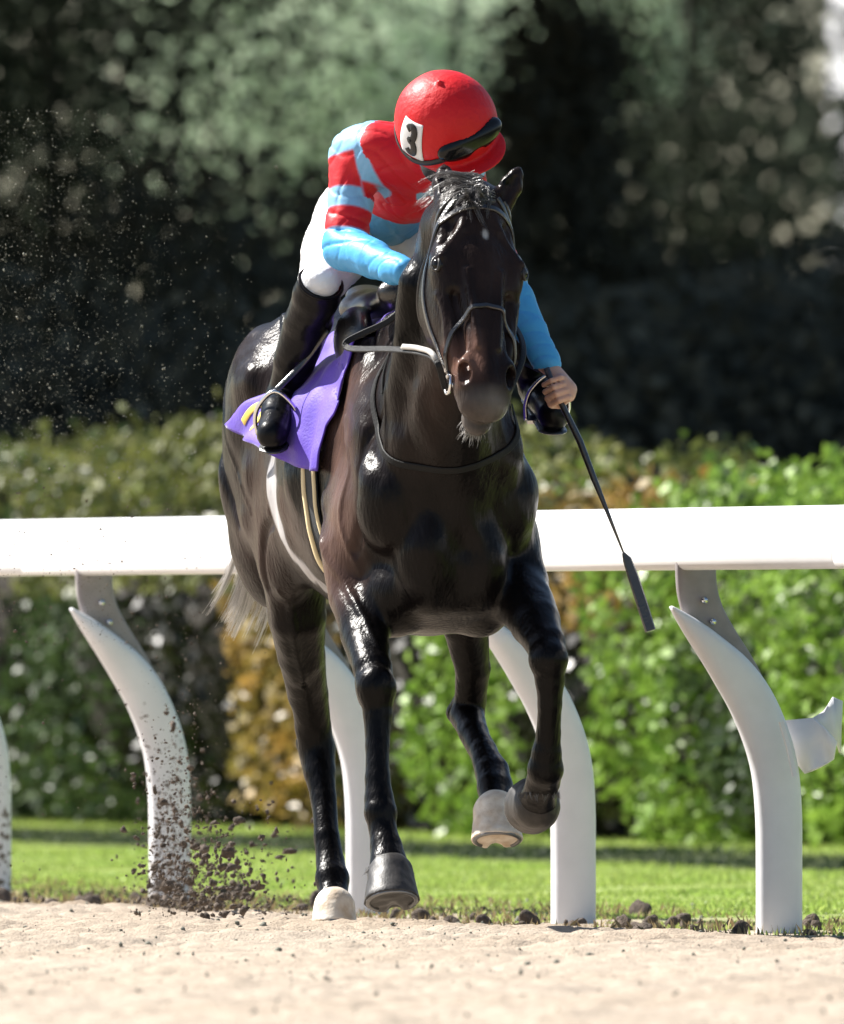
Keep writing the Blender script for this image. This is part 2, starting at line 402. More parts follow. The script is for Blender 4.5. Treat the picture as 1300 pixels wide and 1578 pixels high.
# muscle lines and veins on the shoulder, forearm and flank
veins(hb, [[P(520, 640, -.1), P(535, 720, -.2), P(530, 800, -.2), P(548, 880, -.25)],
           [P(600, 560, -.4), P(588, 620, -.4), P(600, 690, -.4)],
           [P(505, 760, 0), P(515, 830, -.1), P(535, 900, -.2), P(560, 960, -.3), P(575, 1010, -.4)],
           [P(400, 560, 1.2), P(395, 640, 1.0), P(410, 720, .9), P(400, 790, .8)],
           [P(440, 900, .7), P(452, 980, .75), P(470, 1060, .9)]], .0038, .018)
veins(hb, [[P(560, 620, -.35), P(548, 700, -.3), P(560, 780, -.3), P(545, 850, -.25)],
           [P(470, 780, .6), P(430, 830, .7), P(420, 900, .75)],
           [P(385, 600, 1.2), P(378, 700, 1.1), P(400, 800, 1.0)],
           ], .010, .03, True)
horse_mesh = hb.mesh('racehorse')
m_horse = mat('coat_hair', (.03, .02, .015), rough=.27, spec=.12, attr='Col', var=.3, vscale=14, bump=.6, bscale=75, bdist=.005, stretch=(1.3, 1.3, .35))
hv = np.empty(len(horse_mesh.vertices)*3, np.float32); horse_mesh.vertices.foreach_get('co', hv); hv = hv.reshape(-1, 3)
def horse_colour(p):
    base = np.array([.0034, .0030, .0031]); brown = np.array([.24, .14, .11]); grey = np.array([.05, .045, .042])
    n1 = sines(11, 9)(p[:, 0], p[:, 1], p[:, 2])*.5+.5
    # brown shoulder, neck and flank painted brighter as if sunlit; brown muzzle, black points
    zz = np.clip((p[:, 2]-.78)/.35, 0, 1); side = np.clip((np.abs((p-H(.1, 0, 1))@RT)-.15)/.09, 0, 1)*np.clip((.24-(p-H(0, 0, 1))@FW)/.14, 0, 1)
    fore = np.clip(((p-H(0, 0, 1))@FW+.55)/.35, 0, 1)
    w = zz*(.01+(.12+.68*fore)*side)*(0.10+1.1*n1**1.5)
    hu = (p-PP)@U/KU; hv_ = (p-PP)@Vd; hw = (p-PP)@Wd
    head = (hu > -.05) & (hw > -.30) & (np.abs(hv_) < .16) & (p[:, 1] < -.6) & (p[:, 2] > 1.3)
    f_ = (p-H(0, 0, 1))@FW; nk = np.clip((p[:, 2]-1.22)/.25, 0, 1)*np.clip((f_-.02)/.2, 0, 1); nw = .16*np.clip(n1, 0, 1)*np.clip((np.abs((p-H(.1, 0, 1))@RT)-.04)/.08, 0, 1)
    w = w*(1-nk)+nw*nk; w = np.where(head, .03+.07*n1, w)
    w = np.clip(w, 0, 1)[:, None]; c = base*(1-w)+brown*w
    muz = np.clip(1-np.abs(hu-.50)/.09, 0, 1)*head*np.clip((hv_+.0)/.03, 0, 1)
    c = c*(1-muz[:, None]*.8)+np.array([.16, .085, .062])*muz[:, None]*.8
    # white streak painted into the coat behind the girth
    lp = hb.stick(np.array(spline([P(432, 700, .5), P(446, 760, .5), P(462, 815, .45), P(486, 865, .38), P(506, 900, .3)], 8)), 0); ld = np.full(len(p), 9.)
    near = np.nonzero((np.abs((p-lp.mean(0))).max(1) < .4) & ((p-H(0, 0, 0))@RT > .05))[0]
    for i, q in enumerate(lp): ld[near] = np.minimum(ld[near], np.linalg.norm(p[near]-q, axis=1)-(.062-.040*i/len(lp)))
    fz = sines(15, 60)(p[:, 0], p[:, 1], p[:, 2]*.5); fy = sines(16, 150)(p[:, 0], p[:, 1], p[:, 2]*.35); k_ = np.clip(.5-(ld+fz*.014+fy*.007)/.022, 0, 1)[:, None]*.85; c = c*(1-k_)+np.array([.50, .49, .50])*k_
    st = np.clip((.011-np.hypot(hv_+.008, (hu-.128)*.55))/.006, 0, 1)*head*(hw > -.05); c = c*(1-st[:, None]*.7)+np.array([.5, .48, .46])*st[:, None]*.7
    lip = np.clip((hu-.575)/.04, 0, 1)*head; lip = lip*(.35+.5*np.clip(sines(17, 45)(p[:, 0], p[:, 1], p[:, 2])*.5+.5, 0, 1)); c = c*(1-lip[:, None])+grey*2.2*lip[:, None]
    sock = ((p[:, 2] < .11+(965-965)) & (p[:, 1] > .7) & (p[:, 2] < .085)); c[sock] = (.45, .42, .38)
    return c
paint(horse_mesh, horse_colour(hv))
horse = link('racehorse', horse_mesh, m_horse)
tag(horse, 'dark brown racehorse with glossy coat galloping towards the rail end of the dirt track', 'horse')

# hooves
m_hoof = mat('hoof_horn', (.026, .023, .021), rough=.5, var=.35, vscale=30, bump=.12, bscale=60, stretch=(3, 3, .6))
m_hoofp = mat('pale_hoof_horn', (.80, .74, .64), rough=.55, var2=(.50, .38, .26), vscale=22, bump=.3, bscale=60)
m_shoe = mat('horseshoe_metal', (.22, .22, .22), rough=.5, metal=1)
def hoof(name, top, toe_dir, sole_n, r0, r1, L, m, label=None):
    """horn capsule: top = centre of the coronet, sole_n = direction of the sole, toe_dir = towards the toe"""
    top = np.asarray(top); n = nrm(sole_n); t = nrm(np.asarray(toe_dir)-np.dot(toe_dir, n)*n); s = np.cross(n, t)
    f = Field(top-.16, top+.16, .0035)
    c2 = top+n*L+t*L*.35
    f.rc(top-n*.01, c2-t*.006, r0, r1, .01, side=t, q=.96)
    f.rc(top-n*.002, top-n*.0021, r0+.001, r0+.001, .010)
    f.cut(c2-n*.004, n)
    f.rc(c2-t*(r1*.9)+n*.0, c2-t*(r1*.2), .022, .006, .01, sub=True)
    nn = sines(9, 120); f.shade(lambda x, y, z: .0008*nn(x, y, z))
    o = link('hoof', f.mesh('hoof'), m, horse)
    if label: o['label'] = label
    sh = MB(); pts = [c2-n*.003+t*math.cos(a)*r1*.86+s*math.sin(a)*r1*.86 for a in np.linspace(-2.4, 2.4, 18)]
    sh.tube(pts, .006, 6); sh.build('horseshoe', m_shoe, o)
    return o
hoof('hoof', P(602, 1352, -.675), (-.1, -1, .2), (.08, -.45, -1), .060, .076, .085, m_hoof, 'large dark front hoof reaching forward')
hoof('hoof', P(825, 1240, -.30), (-.05, .3, -1), (-.1, .9, .25), .062, .078, .080, m_hoof, 'dark front hoof folded back under the raised knee')
hoof('hoof', P(764, 1256, .44), (.05, -1, -.1), (.02, -.35, -1), .060, .072, .085, m_hoofp, 'pale hind hoof swinging forward')
hoof('hoof', P(515, 1402, .80), (0, -1, 0), (0, -.2, -1), .055, .064, .045, m_hoofp, 'pale hind hoof pushing off from the dirt')
# eyes
m_eyelid = mat('dark_skin', (.02, .016, .014), rough=.4, bump=.2, bscale=120)
m_eye = mat('horse_eye', (.006, .004, .003), rough=.05, spec=.30)
for s in (1, -1):
    en = nrm(Vd*s*.80+Wd*.58); sp_ = hb.stick(hd(.218, s*.125, -.028), 0.0); t1 = nrm(U-(U@en)*en); t2 = np.cross(en, t1)
    b = bmesh.new(); bmesh.ops.create_uvsphere(b, u_segments=28, v_segments=18, radius=.023); me = bpy.data.meshes.new('eye'); b.to_mesh(me); b.free()
    o = link('eye', me, m_eye, horse); o.location = sp_-en*.0165
    lid = MB(); lid.tube([sp_+en*(.001-.004*math.cos(a)**2)+t1*math.cos(a)*.0205+t2*math.sin(a)*.0130 for a in np.linspace(0, 6.283, 24)], .0050, 8, cap=False)
    centre(o.location, lid.build('eyelid', m_eyelid, o))

# hair
def strands(name, roots, m, parent, nseg=6, wob=.15):
    """roots: list of (start, direction, length, droop, width)"""
    V = []; F = []
    for st, d, L, dr, w in roots:
        p = np.array(st, float); d = nrm(d); b = len(V); k = nseg+1
        sd = nrm(np.cross(d, RNG.normal(size=3)))
        for i in range(k):
            t = i/nseg; ww = w*(1-t*.85)
            u2 = np.cross(d, sd)
            V += [p+sd*ww, p-sd*ww*.5+u2*ww*.8, p-sd*ww*.5-u2*ww*.8]
            d = nrm(d+np.array([0, 0, -dr])/nseg+RNG.normal(size=3)*wob/nseg); p = p+d*L/nseg
            sd = nrm(sd-(sd@d)*d)
        for i in range(nseg):
            for j in range(3):
                a = b+i*3+j; c = b+i*3+(j+1) % 3; F.append((a, c, c+3, a+3))
    me = fast_mesh(name, np.array(V), np.array(F)); return link(name, me, m, parent)
m_mane = mat('black_hair', (.10, .092, .086), rough=.32, spec=.7, island=.4, coat=.3)
def locks(name, L_, m, parent, nseg=7):
    """clumped hair; L_: (root, direction, length, droop, strands, spread, width)"""
    V = []; F = []
    for root, d, L, dr, ns, sp_, w in L_:
        d = nrm(d); c = [np.array(root, float)]; dd = d.copy(); cv = RNG.normal(size=3)*.35
        for i in range(nseg): dd = nrm(dd+(np.array([0, 0, -dr])+cv)/nseg); c.append(c[-1]+dd*L/nseg)
        for _ in range(ns):
            o = RNG.normal(size=3)*sp_; k = RNG.uniform(.55, 1.08); wob = RNG.normal(size=3)*sp_*.6; b = len(V); u = nrm(np.cross(d, RNG.normal(size=3))); v2 = np.cross(d, u)
            for i in range(nseg+1):
                t = i/nseg; x = t*k*nseg; j = min(int(x), nseg-1); q = c[j]+(c[j+1]-c[j])*(x-j)+o*(1-.75*t)+wob*t*t; ww = w*(1-t*.88)
                V += [q+u*ww, q-u*ww*.5+v2*ww*.8, q-u*ww*.5-v2*ww*.8]
            for i in range(nseg):
                for j in range(3): a_ = b+i*3+j; c_ = b+i*3+(j+1) % 3; F.append((a_, c_, c_+3, a_+3))
    return link(name, fast_mesh(name, np.array(V), np.array(F)), m, parent)
crest = spline([H(.02, 0, 1.68), H(.30, 0, 1.82), H(.62, .035, 1.975), P(726, 290, -.70), PP], 30)
rs = []
for i in range(170):
    t = RNG.uniform(0, 1)**.8*(len(crest)-2); a = int(t); c = hb.stick(crest[a]+(crest[a+1]-crest[a])*(t-a)+RNG.normal(size=3)*.008, -.003, 6)
    rs.append((c, RT*RNG.uniform(.5, 1.2)+UP*RNG.uniform(-.1, .6)-FW*RNG.uniform(.0, .9), RNG.uniform(.08, .17), RNG.uniform(.8, 2.6), 24, .007, .0011))
locks('mane', rs, m_mane, horse)
rs = []
for i in range(34):
    c = hb.stick(hd(RNG.uniform(-.03, .03), RNG.normal()*.026, 0.02), -.003, 8)
    rs.append((c, RT*RNG.uniform(-.1, 1.2)+U*RNG.uniform(-.1, .9)+Wd*RNG.uniform(.2, .6), RNG.uniform(.05, .10), RNG.uniform(.0, 1.4), 26, .006, .0010))
locks('forelock', rs, m_mane, horse)
for c0, n0 in ((P(600, 1338, -.66), 26), (P(515, 1396, .82), 20), (P(764, 1250, .46), 22), (P(834, 1222, -.38), 18)):
    rs = []
    for i in range(n0):
        a = i/n0*6.283; q = hb.stick(c0+np.array([math.cos(a)*.06, math.sin(a)*.06, 0]), -.002, 8)
        rs.append((q, q-c0+np.array([0, 0, -.07]), .022, .5, 9, .004, .0009))
    locks('fetlock_hair', rs, m_mane, horse, 3)
m_whisk = mat('pale_whiskers', (.30, .28, .26), rough=.5, island=.4)
rs = []
for i in range(260):
    s = hb.stick(hd(RNG.uniform(.56, .66), RNG.uniform(-.03, .045), -.19), -.001, 10)
    rs.append((s, U*.6+Vd*RNG.uniform(-.3, .9)+Wd*RNG.uniform(-.8, .2), RNG.uniform(.012, .045), .8, RNG.uniform(.0006, .0011)))
strands('chin_whiskers', rs, m_whisk, horse, 4, .6)
m_tail = mat('tail_hair', (.66, .64, .62), rough=.32, spec=.7, island=.5, coat=.4)
path = np.array(spline([P(440, 600, 1.36), P(432, 680, 1.62), P(415, 780, 1.82), P(396, 870, 1.95), P(380, 925, 2.02), P(352, 980, 2.08)], 5)); V = []; F = []
for k in range(60):
    n = RNG.normal(size=3)*[1, .7, 1]; m2 = RNG.normal(size=3); e0 = RNG.uniform(.72, 1.0)
    for q_ in range(34):
        o = RNG.normal(size=3); end = max(6, int(len(path)*e0*RNG.uniform(.85, 1))); b = len(V); w = RNG.uniform(.0014, .0026)
        for j in range(end):
            t = j/len(path); q = path[j]+n*(.014+.026*t)+m2*.016*t*t+o*.007*(1-.5*t); ww = w*(1-.85*j/end)
            V += [q+[ww, 0, 0], q+[-ww*.5, ww*.8, 0], q+[-ww*.5, -ww*.8, 0]]
        for j in range(end-1):
            for i in range(3): a_ = b+j*3+i; c_ = b+j*3+(i+1) % 3; F.append((a_, c_, c_+3, a_+3))
link('tail', fast_mesh('tail', np.array(V), np.array(F)), m_tail, horse)

# ================================================================== TACK
m_leather = mat('black_leather', (.014, .013, .013), rough=.32, spec=.7, bump=.2, bscale=180, coat=.5, coat_r=.2)
m_pale = mat('pale_strap', (.36, .34, .31), rough=.5, bump=.2, bscale=200)
m_steel = mat('steel', (.75, .75, .76), rough=.22, metal=1)
m_cream = mat('cream_webbing', (.72, .60, .36), rough=.7, bump=.3, bscale=250)
m_elastic = mat('dark_webbing', (.025, .03, .035), rough=.75, bump=.3, bscale=250)
m_purple = mat('purple_cloth', (.09, .035, .44), rough=.62, bump=.35, bscale=140, var=.12, vscale=10, sheen=.3, bdist=.004)
m_yellow = mat('yellow_print', (.85, .62, .12), rough=.6)
m_white = mat('white_print', (.82, .82, .82), rough=.6)

# bridle
bri = empty('bridle', PP)
tag(bri, 'black leather bridle with steel bit rings on the head of the dark racehorse', 'bridle')
def bst(name, pts, w=.016, t=.0035, m=m_leather, off=.002, n=10):
    b = MB(); strap(b, [hd(*q) for q in pts], hb, w, t, off, n); return centre(PP, b.build(name, m, bri, False))
for s in (1, -1):
    bst('cheekpiece', [(.0, s*.06, .0), (.07, s*.095, -.06), (.17, s*.13, -.125), (.30, s*.12, -.145), (.42, s*.09, -.13), (.515, s*.075, -.105)], .017)
    bst('throat_lash', [(.0, s*.075, -.03), (.10, s*.11, -.13), (.20, s*.12, -.21), (.28, s*.09, -.27)], .013)
    bst('noseband', [(.345, 0, .02), (.36, s*.045, .0), (.40, s*.078, -.04), (.46, s*.08, -.09), (.515, s*.07, -.12), (.55, s*.03, -.18)], .013)
    r = MB(); c = hb.stick(hd(.535, s*.085, -.115), .010)
    r.tube([c+U*math.cos(a)*.026+Wd*math.sin(a)*.026 for a in np.linspace(0, 6.283, 26)], .0045, 8, cap=False)
    r.tube([c-Vd*s*.004, c-Vd*s*.05], .007, 8)
    centre(PP, r.build('bit_ring', m_steel, bri))
    k = MB(); k.tube([c-U*.035+Vd*s*.004+Wd*.004, c-U*.075+Vd*s*.0+Wd*.002], .006, 8); centre(PP, k.build('buckle', m_steel, bri))
bst('browband', [(.06, -.09, -.05), (.045, -.05, .0), (.045, 0, .01), (.05, .05, .0), (.075, .095, -.06)], .016)
# reins
m_rein = mat('rein_rubber', (.012, .012, .012), rough=.55, spec=.25, bump=.4, bscale=260)
rn = MB(); bitR = hb.stick(hd(.545, .095, -.13), .018)
def free(b, pts, w, t, nn, n=10):
    p = spline(pts, n); b.ribbon(p, [np.asarray(nn, float)]*len(p), w, t)
free(rn, [bitR, P(672, 556, -1.0), P(648, 543, -.86), P(600, 538, -.66), P(560, 538, -.5), P(536, 536, -.42), P(534, 527, -.40), P(556, 515, -.40), P(598, 495, -.42), P(628, 468, -.44), P(650, 440, -.44)], .018, .0025, (-.15, -1, .25))
rein = rn.build('reins', m_rein, None, False)
tag(rein, 'black leather rein looping from the bit to the jockey at the horse neck', 'reins')
rn2 = MB(); free(rn2, [bitR+[0.002, .01, .008], P(668, 548, -.99), P(646, 537, -.86), P(620, 534, -.75)], .016, .004, (-.15, -1, .25)); rn2.build('rein_stop', m_pale, rein)
rn3 = MB(); bitL = hb.stick(hd(.545, -.095, -.13), .018)
free(rn3, [bitL, P(806, 545, -.80), P(790, 500, -.62), P(740, 460, -.50), P(690, 440, -.46), P(652, 436, -.46)], .017, .004, (.3, -.8, .5)); rn3.build('rein_strap', m_rein, rein)
m_dull = mat('dull_black_leather', (.008, .008, .008), rough=.6, spec=.2, bump=.2, bscale=180)
# martingale: neck strap, breast strap, yoke
mg = empty('martingale', H(.3, 0, 1.2))
tag(mg, 'black leather martingale straps round the neck and chest of the racehorse', 'martingale')
def mst(name, pts, w, off=.003):
    b = MB(); strap(b, pts, hb, w, .0022, off, 10); return centre(H(.3, 0, 1.2), b.build(name, m_dull, mg, False))
mst('neck_strap', [P(612, 482, -.25), P(578, 512, -.25), P(556, 545, -.25), P(546, 590, -.27), P(556, 650, -.33), P(590, 705, -.42), P(640, 722, -.48), P(700, 724, -.5), P(760, 712, -.48), P(805, 680, -.42), P(822, 620, -.35)], .020)
mst('neck_strap', [P(610, 497, -.3), P(585, 520, -.3), P(566, 560, -.3), P(560, 600, -.32)], .013)

# saddle cloth: a sheet laid over the back
def cloth():
    nu, nv = 60, 120; G = np.zeros((nu, nv, 3))
    for i in range(nu):
        u = i/(nu-1)
        for j in range(nv):
            v = j/(nv-1)*2-1; a = v*math.radians(92)
            f = -.45+.39*u+.06*abs(v)**2*(u-.6)
            G[i, j] = H(f, math.sin(a)*.36, 1.33+math.cos(a)*.40-.04*abs(v)**3)
    G = hb.stick(G, .012, 20); N = hb.grad(G); tipv = P(354, 655, .62)-G[0, -1]
    for i in range(nu):
        u = i/(nu-1)
        for j in range(nv):
            v = j/(nv-1)*2-1
            side = max(0, (abs(v)-.35)/.65)
            G[i, j] += N[i, j]*(.010*side*(1+math.sin(u*11+v*3))+.006*side*math.sin(u*29-v*6)+.004*math.sin(v*24+u*5)*(1-side))
            if v > 0:   # rear corner blown out and up in the wind
                w = max(0, 1-u/.80)**1.15*max(0, (v-.50)/.50)**1.5
                G[i, j] += w*tipv+UP*.03*w*(1-w)*math.sin(v*17+u*9)+N[i, j]*.03*w*(1-w)
    V = G.reshape(-1, 3); F = np.array([(i*nv+j, i*nv+j+1, (i+1)*nv+j+1, (i+1)*nv+j) for i in range(nu-1) for j in range(nv-1)])
    return fast_mesh('saddle_cloth', V, F), G
cm, CG = cloth()
sc_o = link('saddle_cloth', cm, m_purple)
md = sc_o.modifiers.new('solid', 'SOLIDIFY'); md.thickness = .005; md.offset = 0
tag(sc_o, 'purple saddle cloth over the horse back with its rear corner blown outward', 'saddle cloth')
# yellow figure and pale edging printed near the flying corner
def cloth_pt(u, v, off=.005):
    i = u*(CG.shape[0]-1); j = (v+1)/2*(CG.shape[1]-1); i0, j0 = min(int(i), CG.shape[0]-2), min(int(j), CG.shape[1]-2); a, b = i-i0, j-j0
    p = (1-a)*(1-b)*CG[i0, j0]+a*(1-b)*CG[i0+1, j0]+(1-a)*b*CG[i0, j0+1]+a*b*CG[i0+1, j0+1]
    n = nrm(np.cross(CG[i0+1, j0]-CG[i0, j0], CG[i0, j0+1]-CG[i0, j0]))
    return p, n
pb = MB()
for poly in ([(.10, .80), (.09, .85), (.09, .92)], [(.16, .82), (.20, .87), (.22, .93)], [(.30, .84), (.32, .90), (.34, .95)]):
    q = [cloth_pt(*s) for s in spline([np.array(t) for t in poly], 6)]
    for sg in (1, -1): pb = MB(); pb.ribbon([p+n*.0045*sg for p, n in q], [n*sg for p, n in q], .022, .0012); pb.build('yellow_figure', m_yellow, sc_o)
# saddle
sf = Field(H(-.35, 0, 1.72)-.48, H(-.35, 0, 1.72)+.42, .006)
sf.rc(H(-.12, 0, 1.745), H(-.46, 0, 1.715), .045, .05, .03, side=RT, q=.55)
sf.rc(H(-.46, 0, 1.73), H(-.56, 0, 1.76), .04, .03, .04, side=RT, q=.5)
sf.ell(H(-.07, 0, 1.76), (.05, .10, .05), AX, .03)
for s in (1, -1): sf.ell(H(-.20, s*.13, 1.63), (.12, .05, .09), AX, .05)
saddle = link('saddle', sf.mesh('saddle'), m_leather)
tag(saddle, 'small black racing saddle on the purple cloth under the jockey', 'saddle')
# girth
gr = empty('girth', H(-.18, 0, .9)); tag(gr, 'dark girth with cream edges round the barrel of the horse', 'girth')
def gpath(df):
    pts = []
    for a in np.linspace(math.radians(-80), math.radians(112), 16):
        pts.append(H(-.20+df+.10*math.sin(a)**2*(.4), math.sin(a)*.36, 1.20-math.cos(a)*.38))
    return pts
for nm, df, w, m, off in (('strap', 0, .085, m_elastic, .003), ('edging', .040, .016, m_cream, .008), ('edging', -.040, .016, m_cream, .008)):
    b = MB(); strap(b, gpath(df), hb, w, .005, off, 5); centre(H(-.18, 0, .9), b.build(nm, m, gr))

# ================================================================== JOCKEY
pr = (P(686, 240, -.3))
jb = Field((-.42, -.75, 1.28), (.46, 1.0, 2.40), .0042)
SK = {}
SK['pel'] = P(572, 335, .66); SK['che'] = P(628, 262, .18); SK['nk'] = P(672, 232, -.06)
SK['sr'] = P(547, 236, .06); SK['sl'] = P(702, 262, .04)
SK['er'] = P(531, 386, -.04); SK['wr'] = P(622, 418, -.36)
SK['el'] = P(778, 432, .14); SK['wl'] = P(842, 560, .0)
SK['hr'] = P(540, 345, .60); SK['kr'] = P(492, 442, .10); SK['ar'] = P(438, 606, .38); SK['tr'] = P(420, 668, .16)
SK['hl'] = P(640, 345, .60); SK['kl'] = P(768, 456, .14); SK['al'] = P(826, 590, .40); SK['tl'] = P(852, 640, .16)
J = SK
def limbs(F, g, arms=True, legs=True):
    """the rider's figure; g swells it for clothing"""
    F.rc(J['pel'], (J['pel']+J['che'])/2, .125+g, .115+g, .05); F.rc((J['pel']+J['che'])/2, J['che'], .115+g, .13+g, .05)
    F.rc(J['sr']*.75+J['nk']*.25, J['sl']*.75+J['nk']*.25, .082+g, .082+g, .07)
# body (continuous): head, neck, torso, arms, hands, legs
limbs(jb, -.012)
HC = P(688, 196, -.28)
hf = nrm([.58, -.64, -.50]); hup = nrm(np.array([-.34, -.42, .9])-np.dot([-.34, -.42, .9], hf)*hf); hs = np.cross(hup, hf)   # head: forward, up, side
if hs[0] > 0: hs = -hs
HX = np.array([hf, hs, hup])
jb.rc(J['nk'], HC-hup*.05-hf*.02, .058, .055, .03)
jb.ell(HC, (.098, .076, .105), HX, .02)
jb.ell(HC+hf*.035-hup*.07, (.062, .055, .062), HX, .03)           # jaw
jb.ell(HC+hf*.098-hup*.045, (.016, .013, .020), HX, .012)          # nose
for s in (1, -1):
    jb.ell(HC+hf*.080+hs*s*.032-hup*.020, (.012, .016, .010), HX, .010, True)
    jb.ell(HC+hs*s*.078-hup*.03, (.014, .008, .028), HX, .006)     # ear
jb.rc(HC+hf*.098+hs*.018-hup*.083, HC+hf*.098-hs*.018-hup*.083, .0035, .0035, .005, sub=True)  # mouth
jb.chain([(J['sr'], .05), (J['er'], .038), (J['wr'], .024)], .02); jb.chain([(J['sl'], .05), (J['el'], .038), (J['wl'], .024)], .02)
jb.chain([(J['hr'], .085), (J['kr'], .036), (J['ar'], .034), (J['tr'], .03)], .03); jb.chain([(J['hl'], .085), (J['kl'], .036), (J['al'], .034), (J['tl'], .03)], .03)
def fist(F, wrist, ax, c, back):
    """fingers closed round a bar through c with direction ax; back = the side the knuckles face"""
    ax = nrm(ax); b = nrm(np.asarray(back)-np.dot(back, ax)*ax); t = np.cross(ax, b)
    tow = nrm(wrist-c); 
    if np.dot(t, tow) < 0: t = -t                                # t points towards the wrist
    F.rc(wrist, c+t*.030+b*.012, .026, .030, .02, side=b, q=1.35)
    F.rc(c+t*.022+b*.018-ax*.024, c+t*.022+b*.018+ax*.024, .017, .016, .012)
    for i, L in enumerate((.95, 1.05, 1.0, .82)):
        o = c+ax*(i-1.5)*.0195; r = (.0095, .0098, .0092, .0082)[i]
        ang = [(.024, .026), (.040*L, -.006), (.010, -.034*L), (-.014, -.016*L), (-.012, .004)]
        # (b component, -t component): from the knuckle over the front and back to the palm
        pts = [o+b*.030+t*.010, o+b*.024*L-t*.020*L, o-b*.010-t*.026*L, o-b*.022-t*.004, o-b*.012+t*.008]
        F.chain([(p, r*(1-.06*k)) for k, p in enumerate(pts)], .003, kk=.002)
    th = [c+t*.034-ax*.022, c+t*.012-b*.020-ax*.034, c-t*.010-b*.022-ax*.028, c-t*.024-b*.010-ax*.022]
    F.chain([(p, (.014, .0115, .0105, .009)[k]) for k, p in enumerate(th)], .005, kk=.003)
WA, WB = P(856, 604, -.07), P(1002, 974, -.16)
waxis = nrm(WB-WA)
fist(jb, J['wl'], -waxis, P(856, 604, -.07), (.55, -.8, .3))
fist(jb, J['wr'], nrm([-.8, .2, .5]), P(652, 432, -.42), (-.2, -.7, .6))
bm_ = jb.mesh('person')
m_skin = mat('skin', (.62, .36, .26), rough=.5, var=.08, vscale=40, bump=.15, bscale=220)
m_skin.node_tree.nodes['Principled BSDF'].inputs['Subsurface Weight'].default_value = .1
m_skin.node_tree.nodes['Principled BSDF'].inputs['Subsurface Scale'].default_value = .01
person = link('person', bm_, m_skin)
tag(person, 'jockey in red and light blue silks and red cap crouched over the horse', 'jockey')

# silks
red = np.array([.62, .010, .018]); blue = np.array([.11, .38, .64]); lblue = np.array([.24, .50, .74]); wht = np.array([.85, .85, .86])
jk = Field((-.36, -.45, 1.55), (.46, .80, 2.36), .0042)
limbs(jk, .006)
jk.rc(J['nk'], HC-hup*.075-hf*.035, .070, .066, .03)
jk.chain([(J['sr'], .070), (J['sr']*.5+J['er']*.5, .061), (J['er']+[0, 0, .01], .060), (J['er']*.5+J['wr']*.5, .052), (J['er']*.15+J['wr']*.85, .040), (J['wr'], .034)], .035)
jk.chain([(J['sl'], .070), (J['sl']*.5+J['el']*.5, .060), (J['el'], .054), (J['el']*.4+J['wl']*.6, .045), (J['wl'], .036)], .035)
def folds(x, y, z):
    p = np.stack([x, y, z], -1); n = sines(31, 22)(x, y, z); n2 = sines(33, 48)(x, y, z); n3 = sines(34, 9)(x, y, z)
    def ridge(d, f, wv): return (1-np.abs(np.sin((p@nrm(d))*f+wv)))**3
    dE = np.exp(-((p-J['er'])**2).sum(-1)/.010)+np.exp(-((p-J['el'])**2).sum(-1)/.010)
    sh = np.exp(-((p-J['sr']-[.03, 0, -.06])**2).sum(-1)/.012)
    r1 = ridge([.35, .3, .9], 52, n*1.6+n3*2); r2 = ridge([.9, .2, -.45], 40, n2*1.3+n3*2)
    return .0030*n+.0010*n2+.0035*(r1-.3)*(1+1.3*dE)+.0035*(r2-.3)*(.6+1.2*sh)
jk.shade(folds, .03)
jk.cut(J['wr']+nrm(J['wr']-J['er'])*.004, nrm(J['wr']-J['er'])) if False else None
jacket_mesh = None
# trim the jacket at the waist and the collar
wd = nrm(J['pel']-J['che'])
sl_, x_, y_, z_ = jk._box(jk.lo, jk.lo+jk.n*jk.h)
dw = (x_-(J['che'][0]+wd[0]*.40))*wd[0]+(y_-(J['che'][1]+wd[1]*.40))*wd[1]+(z_-(J['che'][2]+wd[2]*.40))*wd[2]
jk.a = np.maximum(jk.a, dw.astype(np.float32)); del sl_, x_, y_, z_, dw
jm = jk.mesh('jacket')
v = np.empty(len(jm.vertices)*3, np.float32); jm.vertices.foreach_get('co', v); v = v.reshape(-1, 3)
def seg_t(p, a, b):
    ba = b-a; t = ((p-a)@ba)/(ba@ba); tc = np.clip(t, 0, 1); return t, np.linalg.norm(p-a-tc[:, None]*ba, axis=1)
def ss(x, w=.0035): return np.clip(.5+x/(2*w), 0, 1)
def lay(c, col, w): w = np.clip(w, 0, 1)[:, None]; return c*(1-w)+np.asarray(col)*w
c = np.tile(red, (len(v), 1))
tt, dd = seg_t(v, J['che'], J['pel']); Lb = np.linalg.norm(J['pel']-J['che']); c = lay(c, blue, ss((tt-.20)*Lb+.0*dd))
cuff = np.array([.07, .36, .70])
